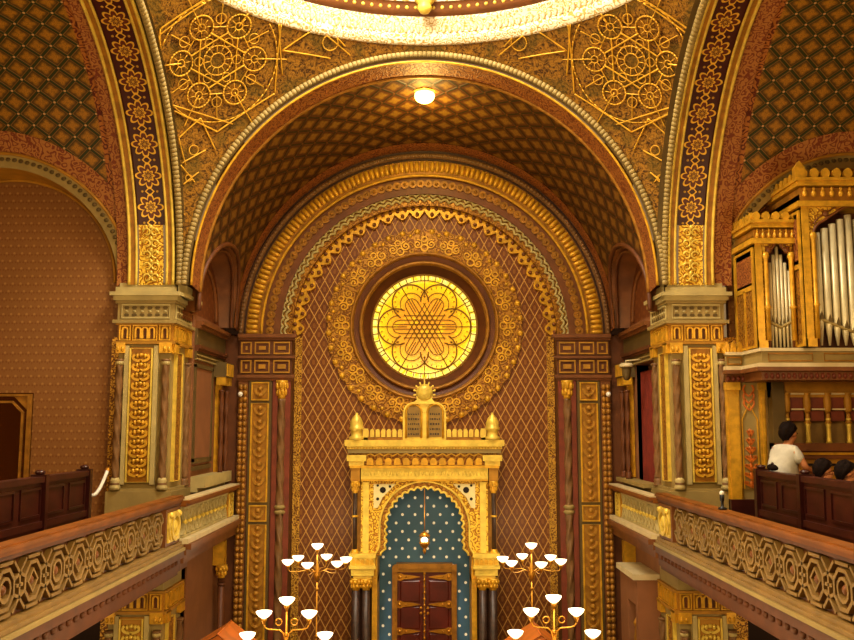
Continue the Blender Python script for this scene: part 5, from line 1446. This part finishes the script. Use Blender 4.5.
# ================================================================== PEOPLE
def skin(name, nodes, edges, root, mat, parent, sub=2):
    me = bpy.data.meshes.new(name); keys = list(nodes); ix = {k: i for i, k in enumerate(keys)}
    me.from_pydata([nodes[k][0] for k in keys], [(ix[a], ix[c]) for a, c in edges], [])
    o = bpy.data.objects.new(name, me); COL.objects.link(o); o.parent = parent
    md = o.modifiers.new('skin', 'SKIN'); md.use_smooth_shade = True
    for i, k in enumerate(keys):
        r = nodes[k][1]; r = r if isinstance(r, tuple) else (r, r)
        me.skin_vertices[0].data[i].radius = r; me.skin_vertices[0].data[i].use_root = (k == root)
    sb = o.modifiers.new('sub', 'SUBSURF'); sb.levels = sub; sb.render_levels = sub
    me.materials.append(M[mat]); return o
def chain(e, *ks): e += list(zip(ks, ks[1:]))
def person(label, x, y, rot, seated, size=1.0, z=GF):
    t = thing('person', label, 'person', (x, y, z)); t.rotation_euler = (0, 0, rot); t.scale = (size, size, size)
    dz = -.34 if seated else 0.0; N = {}; e = []
    def n(k, p, r): N[k] = ((p[0], p[1], p[2] + dz), r)
    bend = .13 if not seated else .02
    n('pelvis', (0, 0, .93), (.15, .11)); n('waist', (0, 0, 1.06), (.135, .10)); n('chest', (bend * .5, 0, 1.26), (.15, .105)); n('neckbase', (bend, 0, 1.40), (.07, .065)); n('neck', (bend + .02, 0, 1.46), .05)
    n('jaw', (bend + .06, 0, 1.51), (.062, .07)); n('skull', (bend + .05, 0, 1.585), (.078, .092)); n('crown', (bend + .04, 0, 1.63), (.06, .07))
    n('nose', (bend + .155, 0, 1.55), .011)
    chain(e, 'pelvis', 'waist', 'chest', 'neckbase', 'neck', 'jaw', 'skull', 'crown'); e.append(('jaw', 'nose'))
    for q, sd in ((-1, 'r'), (1, 'l')):
        n('ear' + sd, (bend + .03, q * .088, 1.56), .016); e.append(('skull', 'ear' + sd))
        n('sh' + sd, (bend * .6, q * .172, 1.36), .05); n('el' + sd, (.15, q * (.20 if seated else .25), 1.15), .045); n('wr' + sd, (.38, q * .14, 1.10), .031); n('pm' + sd, (.44, q * .12, 1.085), (.036, .02))
        chain(e, 'chest', 'sh' + sd, 'el' + sd, 'wr' + sd, 'pm' + sd)
        for j in range(4):
            L = (.070, .080, .076, .060)[j]; yy = q * (.12 - .03 + .019 * j) if q > 0 else q * (.12 - .03 + .019 * j)
            n('f%d%s' % (j, sd), (.48, yy, 1.075), .010); n('g%d%s' % (j, sd), (.48 + L * .5, yy, 1.06), .009); n('h%d%s' % (j, sd), (.48 + L * .75, yy, 1.03), .008)
            chain(e, 'pm' + sd, 'f%d%s' % (j, sd), 'g%d%s' % (j, sd), 'h%d%s' % (j, sd))
        n('t0' + sd, (.435, q * .075, 1.08), .012); n('t1' + sd, (.475, q * .06, 1.065), .010); chain(e, 'pm' + sd, 't0' + sd, 't1' + sd)
        n('hip' + sd, (0, q * .095, .87), .085)
        if seated: n('kn' + sd, (.42, q * .11, .90), .06); n('an' + sd, (.44, q * .11, .41), .04); n('to' + sd, (.57, q * .12, .375), .032)
        else: n('kn' + sd, (.02, q * .10, .49), .06); n('an' + sd, (0, q * .10, .09), .04); n('to' + sd, (.14, q * .115, .035), .032)
        chain(e, 'pelvis', 'hip' + sd, 'kn' + sd, 'an' + sd, 'to' + sd)
    skin('body', N, e, 'pelvis', 'skin', t)
    S_ = {}; se = []
    def g(k, src, r, off=(0, 0, 0)): p = N[src][0]; S_[k] = ((p[0] + off[0], p[1] + off[1], p[2] + off[2]), r)
    g('a', 'pelvis', (.215, .19), (0, 0, -.03)); g('b', 'waist', (.205, .18)); g('c', 'chest', (.215, .185)); g('d', 'neckbase', (.11, .11), (0, 0, -.0)); chain(se, 'a', 'b', 'c', 'd')
    for sd in 'rl':
        q = -1 if sd == 'r' else 1; g('s' + sd, 'sh' + sd, .09, (0, -q * .02, -.02)); p, q = Vector(N['sh' + sd][0]), Vector(N['el' + sd][0]); m = p.lerp(q, .75); S_['e' + sd] = (tuple(m), .082); chain(se, 'c', 's' + sd, 'e' + sd)
    skin('shirt', S_, se, 'a', 'shirt', t)
    T_ = {}; te = []
    for k, r in (('pelvis', (.155, .125)),): T_[k] = (N[k][0], r)
    for sd in 'rl':
        T_['hip' + sd] = (N['hip' + sd][0], .10); T_['kn' + sd] = (N['kn' + sd][0], .075); T_['an' + sd] = (N['an' + sd][0], .06); chain(te, 'pelvis', 'hip' + sd, 'kn' + sd, 'an' + sd)
    skin('trousers', T_, te, 'pelvis', 'trousers', t)
    for sd in 'rl':
        a, c = Vector(N['an' + sd][0]), Vector(N['to' + sd][0])
        skin('shoe', {'h': (tuple(a + Vector((-.03, 0, -.045))), (.045, .035)), 'm': (tuple(a.lerp(c, .5) + Vector((0, 0, -.0))), (.046, .04)), 't': (tuple(c + Vector((.03, 0, .002))), (.042, .03))}, [('h', 'm'), ('m', 't')], 'h', 'shoe', t)
    ORG[t.name] = (0, 0, 0)
    hx = bend + .03; hz = 1.60 + dz
    b = MB()
    def cap(a, c):
        th = 2 * pi * a; ph = pi * .76 * c; fr_ = max(0, cos(th)); lim = 1 - .50 * min(1, max(0, cos(th) * .7 + .40)); back = max(0, -cos(th))
        ph *= lim; bumpy = 1 + .05 * sin(7 * th + 5 * ph) + .03 * sin(13 * th)
        return (hx + .122 * sin(ph) * cos(th) * bumpy - .015, .104 * sin(ph) * sin(th) * bumpy, hz + .015 + .115 * cos(ph) * bumpy - .05 * back * c * c)
    b.grid(cap, 30, 14); b.build('hair', 'hair', t)
    b = MB(); b.ball((bend + .135, .033, 1.575 + dz), .012, .013, .009, 8, 6); b.ball((bend + .135, -.033, 1.575 + dz), .012, .013, .009, 8, 6); b.build('eye', 'hair', t)
    b = MB(); b.ball((bend + .128, 0, 1.505 + dz), .012, .026, .007, 8, 6); b.build('mouth', 'red', t)
    return t
x, z = P(785, 440, 11.12)
person('standing visitor in a pale short-sleeved shirt bending over the right pew', 4.36, 11.12, radians(26), False, .965)
person('seated dark-haired visitor behind the right pew, nearer the standing visitor', 4.44, 10.22, radians(2), True, .90)
person('seated dark-haired visitor behind the right pew, farther from the standing visitor', 4.44, 9.68, radians(-4), True, .90)

# ================================================================== LIGHT AND CAMERA
def lamp_point(name, loc, watts, col, rad=.15):
    d = bpy.data.lights.new(name, 'POINT'); d.energy = watts; d.color = col; d.shadow_soft_size = rad
    o = bpy.data.objects.new(name, d); COL.objects.link(o); o.location = (loc[0], loc[1], loc[2] + E); return o
WARM = (1, .70, .32); GOLDEN = (1, .78, .36)
lamp_point('nave_fill_light', (0, 6.6, .9), 520, WARM, .6)  # broad unseen fill for the nave; no chandelier is modelled
lamp_point('left_gallery_light', (-5.2, 8.4, 1.5), 110, WARM, .4)
lamp_point('right_gallery_light', (5.0, 8.2, 1.4), 115, WARM, .4)
for s in (-1, 1): lamp_point('hall_light', (s * 1.6, 8.5, -2.6), 85, WARM, .4)
for s in (-1, 1): lamp_point('aisle_fill_light', (s * 5.0, 10.2, -2.6), 40, WARM, .3)  # added fill under each gallery so the aisles do not go black
lamp_point('vault_lamp_light', (0, 12.9, 4.42), 75, (1, .76, .22), .1)
for (x, y, z) in ((-1.58, 13.45, -1.75), (1.58, 13.45, -1.75), (-1.5, 10.1, -1.7), (1.45, 10.1, -1.7)): lamp_point('candelabrum_light', (x, y, z), 23, (1, .88, .56), .25)
lamp_point('sanctuary_light', (0, 13.85, -1.35), 5, (1, .8, .4), .05)
d = bpy.data.lights.new('dome_daylight', 'AREA'); d.shape = 'DISK'; d.size = 1.2; d.energy = 520; d.color = (1, .93, .80)
o = bpy.data.objects.new('dome_daylight', d); COL.objects.link(o); o.location = (0, YC, 8.5 + E)
d = bpy.data.lights.new('dome_fill_light', 'POINT'); d.shadow_soft_size = .5; d.energy = 640; d.color = (1, .92, .72)  # added light that whitens the dome ring; stands for no real lamps
o = bpy.data.objects.new('dome_fill_light', d); COL.objects.link(o); o.location = (-.6, YC + .8, 6.2 + E)
w = bpy.data.worlds.new('warm_interior'); SC.world = w; w.use_nodes = True
bg = w.node_tree.nodes['Background']; bg.inputs[0].default_value = (1, .60, .26, 1); bg.inputs[1].default_value = .27
cd = bpy.data.cameras.new('camera'); cd.sensor_width = 36; cd.lens = F / 854 * 36; cd.clip_end = 200; cd.clip_start = .05
cam = bpy.data.objects.new('camera', cd); COL.objects.link(cam); cam.location = (0, 0, E); cam.rotation_euler = (pi / 2 + PITCH, 0, -2.5 / F)
SC.camera = cam
SC.view_settings.view_transform = 'Standard'; SC.view_settings.look = 'None'; SC.view_settings.exposure = 0.0
SC.cycles.use_denoising = True
SC.cycles.max_bounces = 6; SC.cycles.diffuse_bounces = 3; SC.cycles.glossy_bounces = 3; SC.cycles.sample_clamp_indirect = 6
